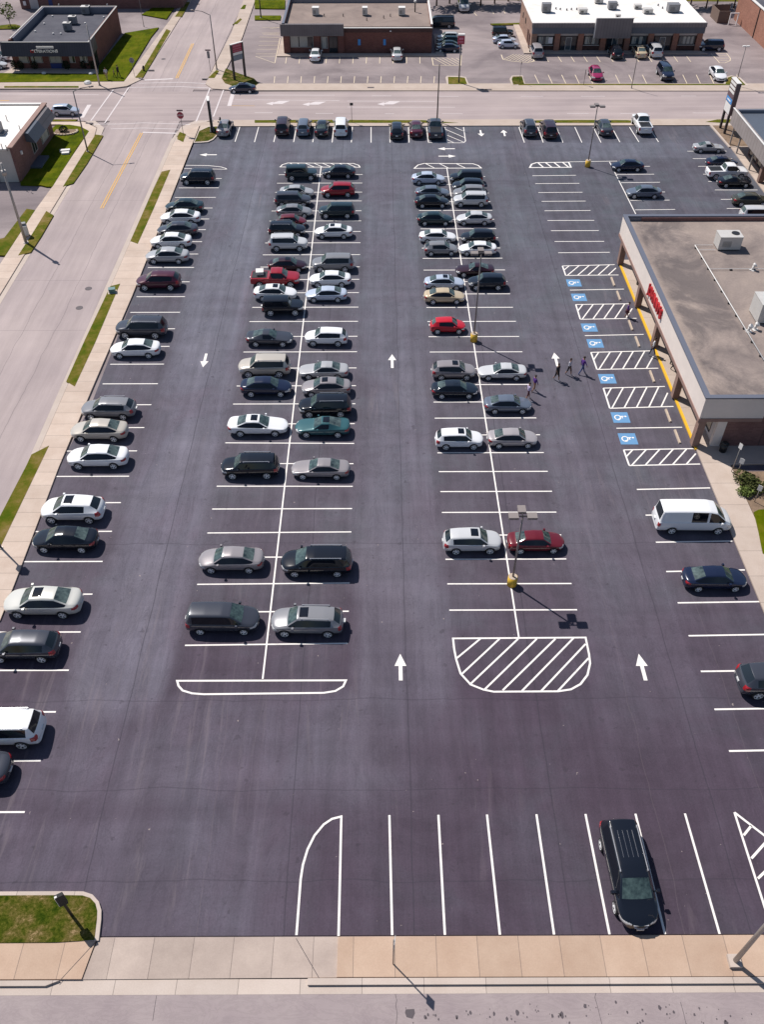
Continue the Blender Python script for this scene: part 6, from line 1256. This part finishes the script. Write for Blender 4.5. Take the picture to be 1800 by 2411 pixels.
p = P(62, 556, .12); r = empty('mail_cabinet', (p.x, p.y, .12), .3, 'white mailbox cabinet beside the thick grey pole at the left', 'mailbox'); part('casing', 'coping_white', r, (-.35, .35, -.3, .3, .2, 1.25)); part('lid', 'hvac_grey', r, (-.3, .3, -.1, .35, 1.252, 1.5)); part('leg', 'pole_dark', r, (.3, .4, -.05, .05, 0, .199), (-.4, -.3, -.05, .05, 0, .199)); part('slot', 'black_plastic', r, (.352, .36, -.15, .15, .5, 1.1))
p = P(339, 167, .13); r = empty('hydrant', (p.x, p.y, .13), 0, 'dark fire hydrant on the strip beside the upper left sidewalk', 'hydrant'); b = B(); b.cyl((0, 0, 0), (0, 0, .6), .15, .13, n=10); b.cyl((0, 0, .6), (0, 0, .78), .16, .05, n=10); b.done('body', 'pole_dark', r); b = B(); b.cyl((-.24, 0, .42), (.24, 0, .42), .07, n=8); b.done('nozzle', 'pole_dark', r)
p = P(519.5, 289, .12); r = empty('hydrant', (p.x, p.y, .12), 0, 'small dark hydrant on the corner pavement by the slab sign', 'hydrant'); b = B(); b.cyl((0, 0, 0), (0, 0, .6), .13, .11, n=10); b.cyl((0, 0, .6), (0, 0, .75), .14, .05, n=10); b.done('body', 'pole_dark', r); b = B(); b.cyl((-.2, 0, .4), (.2, 0, .4), .06, n=8); b.done('nozzle', 'pole_dark', r)
p = G('Q', 850, 775, .15); r = empty('stone_block', (p.x, p.y, .14), .2, 'two pale stone slabs on the lawn before the white-roofed house', 'stone'); part('slab', 'coping_white', r, (-.7, .6, .15, .7, 0, .3)); part('slab', 'coping_white', r, (-.45, .5, -.5, .05, 0, .2))
for k, (sx, sy, l_) in enumerate(((1140/5.507, 1085/5.507, 'pale boulder at the kerb corner before the black-roofed shop'), (1180/5.507, 962/5.507, 'white stone at the edge of the front lawn'), (572/5.507, 958/5.507, 'small white stone in the middle of the front lawn edge'))):
    p = P(sx, sy, .13); b = B(); bmesh.ops.create_icosphere(b.bm, subdivisions=2, radius=.35 if k else .6)
    for v in b.bm.verts: v.co *= 1+.25*noise.noise(v.co*2+Vector((k*3, 0, 0))); v.co.z *= .6
    o = b.done('stone', 'coping_white'); o.location = (p.x, p.y, .2); tag(o, l_, 'stone', 'pale stones by the front lawn')
# short sign and its post on the shop walk
r = empty('post_sign', (P(1579, 857, .12).x, P(1579, 857, .12).y, .12), -.7, 'short black post sign on the shop walk, its shadow beside it', 'sign'); b = B(); b.cyl((0, 0, 0), (0, 0, 1.15), .05, n=8); b.done('post', 'black_plastic', r); part('sign_panel', 'black_plastic', r, (-.28, .28, -.04, .04, 1.1, 1.75))
# ------------------------------------------------------------------ people
for n_, c_ in (('skin', (.32, .17, .11)), ('hair', (.03, .018, .012)), ('cloth_black', (.014, .014, .018)), ('cloth_grey', (.46, .45, .50)), ('cloth_purple', (.11, .035, .24)), ('cloth_jeans', (.05, .08, .20)), ('cloth_lilac', (.5, .42, .62)), ('cloth_dkred', (.09, .02, .03)), ('cloth_white', (.72, .70, .70)), ('cloth_navy', (.02, .025, .06)), ('shoe', (.05, .045, .045)), ('shoe_white', (.6, .58, .56)), ('cloth_tan', (.35, .24, .16))): mat(n_, c_, .85)
def person(x, y, z, rz, h, top, legs, label, shoe='shoe', sleeve=.5, shorts=False, stride=.22, skirt=False, sit=False, hairc='hair', armf=.1, bag=None):
    r = empty('person', (x, y, z), rz, label, 'person', 'people on foot'); k = h/1.75; V, E, Rr = [], [], []
    def v(p_, r0, par=None, r1=None):
        r0 = r0*1.14 if r0 > .02 else r0; V.append(Vector(p_)*k); Rr.append((r0*k, (r1*1.12 if r1 else r0)*k)); i = len(V)-1
        if par is not None: E.append((par, i))
        return i
    hz = .95 if not sit else .48
    pel = v((0, 0, hz), .12, None, .15); wa = v((.0, 0, hz+.17), .105, pel, .14); ch = v((.01, 0, hz+.38), .12, wa, .17); nk = v((0, 0, hz+.52), .055, ch); hd0 = v((.02, 0, hz+.62), .07, nk, .07); hd = v((.03, 0, hz+.70), .092, hd0, .082); v((.02, 0, hz+.77), .06, hd)
    for s_ in (1, -1):
        st_ = stride*s_; hp = v((0, s_*.10, hz-.07), .085, pel)
        if sit: kn = v((.42, s_*.13, .50), .062, hp); an = v((.45, s_*.13, .09), .04, kn)
        else: kn = v((st_*.5+.03, s_*.10, .50), .06, hp); an = v((st_ - (.05 if s_ < 0 else 0), s_*.10, .09), .038, kn)
        v((V[an].x/k+.14, s_*.11, .04), .035, an)
        sh = v((0, s_*.19, hz+.44), .06, ch); elb = v((-st_*.3+armf*.4, s_*.25, hz+.18), .042, sh); wr_ = v((-st_*.5+armf, s_*.25, hz-.04), .028, elb); pm_ = v((-st_*.5+armf+.02, s_*.25, hz-.12), .03, wr_)
        for q in range(4): f1 = v((-st_*.5+armf+.05-.025*q, s_*.245, hz-.17), .0085, pm_); v((-st_*.5+armf+.055-.022*q, s_*.235, hz-.205+.004*abs(q-1)), .0075, f1)
        v((-st_*.5+armf+.07, s_*.22, hz-.145), .009, pm_)
    me = bpy.data.meshes.new('body'); me.from_pydata(V, E, []); o = bpy.data.objects.new('body', me); COL.objects.link(o)
    md = o.modifiers.new('skin', 'SKIN'); md.use_smooth_shade = True
    for i, rr in enumerate(Rr): me.skin_vertices[0].data[i].radius = rr
    me.skin_vertices[0].data[0].use_root = True
    o.modifiers.new('sub', 'SUBSURF').levels = 1
    dg = bpy.context.evaluated_depsgraph_get(); dg.update(); m2 = bpy.data.meshes.new_from_object(o.evaluated_get(dg)); bpy.data.objects.remove(o)
    body = mobj('body', m2, r, ['skin', top, legs, shoe])
    hemz = (.42 if shorts else .07)*k
    for p_ in m2.polygons:
        c_ = p_.center; arm = abs(c_.y) > .165*k+(.02 if c_.z > (hz+.1)*k else .0)
        if arm and c_.z < (hz+.46)*k and c_.z > (hz-.25)*k and abs(c_.y) > .18*k: mi = 1 if c_.z > (hz+.44-sleeve*.5)*k else 0
        elif c_.z > (hz+.50)*k: mi = 0
        elif c_.z > (hz+.02)*k: mi = 1
        elif c_.z > hemz: mi = 2
        elif c_.z > .10*k: mi = 0
        else: mi = 3
        p_.material_index = mi; p_.use_smooth = True
    b = B(); bmesh.ops.create_uvsphere(b.bm, u_segments=14, v_segments=8, radius=.105*k)
    for w_ in b.bm.verts: w_.co.x *= 1.06; w_.co.z *= 1.1
    bmesh.ops.delete(b.bm, geom=[f for f in b.bm.faces if f.calc_center_median().z < -.02*k or (f.calc_center_median().x > .05*k and f.calc_center_median().z < .05*k)], context='FACES')
    hr = b.done('hair', hairc, r); hr.location = (.015*k, 0, (hz+.715)*k)
    b = B()
    for s_ in (1, -1): b.cyl((.112*k, s_*.033*k, (hz+.70)*k), (.12*k, s_*.033*k, (hz+.70)*k), .011*k, n=6)
    b.cyl((.108*k, -.025*k, (hz+.645)*k), (.108*k, .025*k, (hz+.645)*k), .008*k, n=6); b.cyl((.105*k, 0, (hz+.69)*k), (.13*k, 0, (hz+.665)*k), .012*k, .016*k, n=6); b.done('face_features', 'cloth_dkred', r)
    if skirt: b = B(); b.cyl((0, 0, (hz-.35)*k), (0, 0, (hz+.06)*k), .24*k, .16*k, n=16); b.done('skirt', legs, r)
    return r
def at(k_, x_, y_, z=0): p = G(k_, x_, y_, z); return p.x, p.y
x_, y_ = at('Fz', 1356, 645); person(x_, y_, .0, -.9, 1.80, 'cloth_black', 'cloth_black', 'person in black shirt and shorts, leftmost of the three walking to the shop', 'shoe_white', .4, True)
x_, y_ = at('Fz', 1450, 604); person(x_, y_, .0, -.7, 1.78, 'cloth_grey', 'cloth_black', 'person in pale grey shirt and dark shorts, middle of the three walkers', 'shoe_white', .5, True)
x_, y_ = at('Fz', 1552, 595); person(x_, y_, .0, .3, 1.85, 'cloth_purple', 'cloth_jeans', 'person in purple shirt and blue jeans, rightmost of the three walkers', 'shoe', .9, False, .3)
x_, y_ = at('Fz', 1180, 730); person(x_, y_, .0, .4, 1.70, 'cloth_purple', 'skin', 'person in a long purple top walking between the parked sedans and the lane', 'shoe_white', .9, True, .16)
x_, y_ = at('Fz', 1133, 792); px_, py_ = x_, y_; person(x_, y_, .0, .25, 1.75, 'cloth_lilac', 'cloth_dkred', 'person in lilac shirt and dark red shorts beside the steel blue sedan', 'shoe_white', .5, True, .2)
x_, y_ = at('X4', 580, 486); person(x_, y_, .0, -.4, 1.68, 'cloth_purple', 'cloth_dkred', 'person in purple shirt and dark red skirt standing on a hatched bay', 'shoe', .8, True, .1, True)
x_, y_ = at('X4', 778, 778, .12); person(x_, y_, .12, 2.6, 1.88, 'cloth_white', 'cloth_navy', 'person in white shirt and navy trousers at the kerb by the shop entrance', 'shoe', .9, False, .2)
x_, y_ = 26.6, 63.9; person(x_, y_, .12, -1.2, 1.7, 'cloth_black', 'cloth_black', 'person in black standing in the arcade near the fourth column', 'shoe', .5); person(26.95, 65.0, .12, -1.5, 1.72, 'cloth_navy', 'cloth_black', 'person in navy beside the person in black in the arcade', 'shoe', .5)
p = P(1390/5.507, 1035/5.507, .13); person(p.x, p.y, .13, -1.4, 1.75, 'cloth_grey', 'cloth_tan', 'person in pale blue-grey top on the lawn by the tall bare pole', 'shoe', .5)
p = P(1488/5.507, 1003/5.507, .13); person(p.x, p.y, .13, 3.0, 1.15, 'cloth_tan', 'cloth_black', 'small child in tan on the lawn between the two adults', 'shoe', .5)
p = P(1545/5.507, 1002/5.507, .13); person(p.x, p.y, .13, 2.6, 1.75, 'cloth_black', 'cloth_black', 'person all in black on the lawn, rightmost of the lawn group', 'shoe', .9)
# cargo in the red pickup's open bed
for c_ in CARS:
    if c_[2] == 'crimson' and c_[3] == 'pickup truck':
        q = c_[0]; s_ = q.scale[0]; r = empty('tool_box', (q.location.x-1.65*s_, q.location.y+.1, 1.26*s_), .1, 'light grey tool box lying in the bed of the red pickup', 'tool box'); part('casing', 'hvac', r, (-.45, .3, -.4, .4, 0, .3)); part('lid', 'coping_white', r, (-.47, .32, -.42, .42, .302, .36))

r = empty('pylon_sign', (-41.9, 72.3, .0), .9, 'sign just outside the left edge that throws the dark shape on the street', 'sign'); part('post', 'pole_dark', r, (-.1, .1, -.1, .1, 0, 4.0)); part('sign_panel', 'sign_grey', r, (-1.2, 1.2, -.12, .12, 3.4, 5.0))

for k, (z_, x_, y_, l_) in enumerate((('Dz', 515, 70, 0), ('r1', 1060, 385, 0), ('Q4', 1148, 1432, 0), ('r1', 1285, 30, 0))):
    p = G(z_, x_, y_); b = B(); b.cyl((p.x, p.y, .016), (p.x, p.y, .03), .36, n=20); o = b.done('manhole_cover', 'oil_stain'); o['kind'] = 'structure'
for z_, x_, y_ in (('r2', 753, 569), ('O', 825, 376), ('O', 876, 374), ('Q', 1160, 390), ('Pz', 1048, 550), ('Pz', 390, 443)):
    p = G(z_, x_, y_, .12); b = B(); b.box(p.x-.5, p.x+.5, p.y-.2, p.y+.2, .1, .145); o = b.done('drain_grate', 'oil_stain'); o['kind'] = 'structure'

# look-alikes on the roofs told apart by their order from the left
same = defaultdict(list)
for o in list(COL.objects):
    if o.parent is None and o.get('label'): same[o['label']].append(o)
ORD = ['leftmost', 'second from the left', 'third from the left', 'fourth from the left', 'fifth from the left', 'sixth from the left', 'seventh from the left', 'eighth from the left', 'ninth from the left', 'rightmost']
for lab, os_ in same.items():
    if len(os_) > 1:
        os_.sort(key=lambda o: o.location.x/max(20, o.location.y))
        for i, o in enumerate(os_): o['label'] = lab.replace('short ', '').replace(', top left', '')+', '+('rightmost' if i == len(os_)-1 else ORD[i])
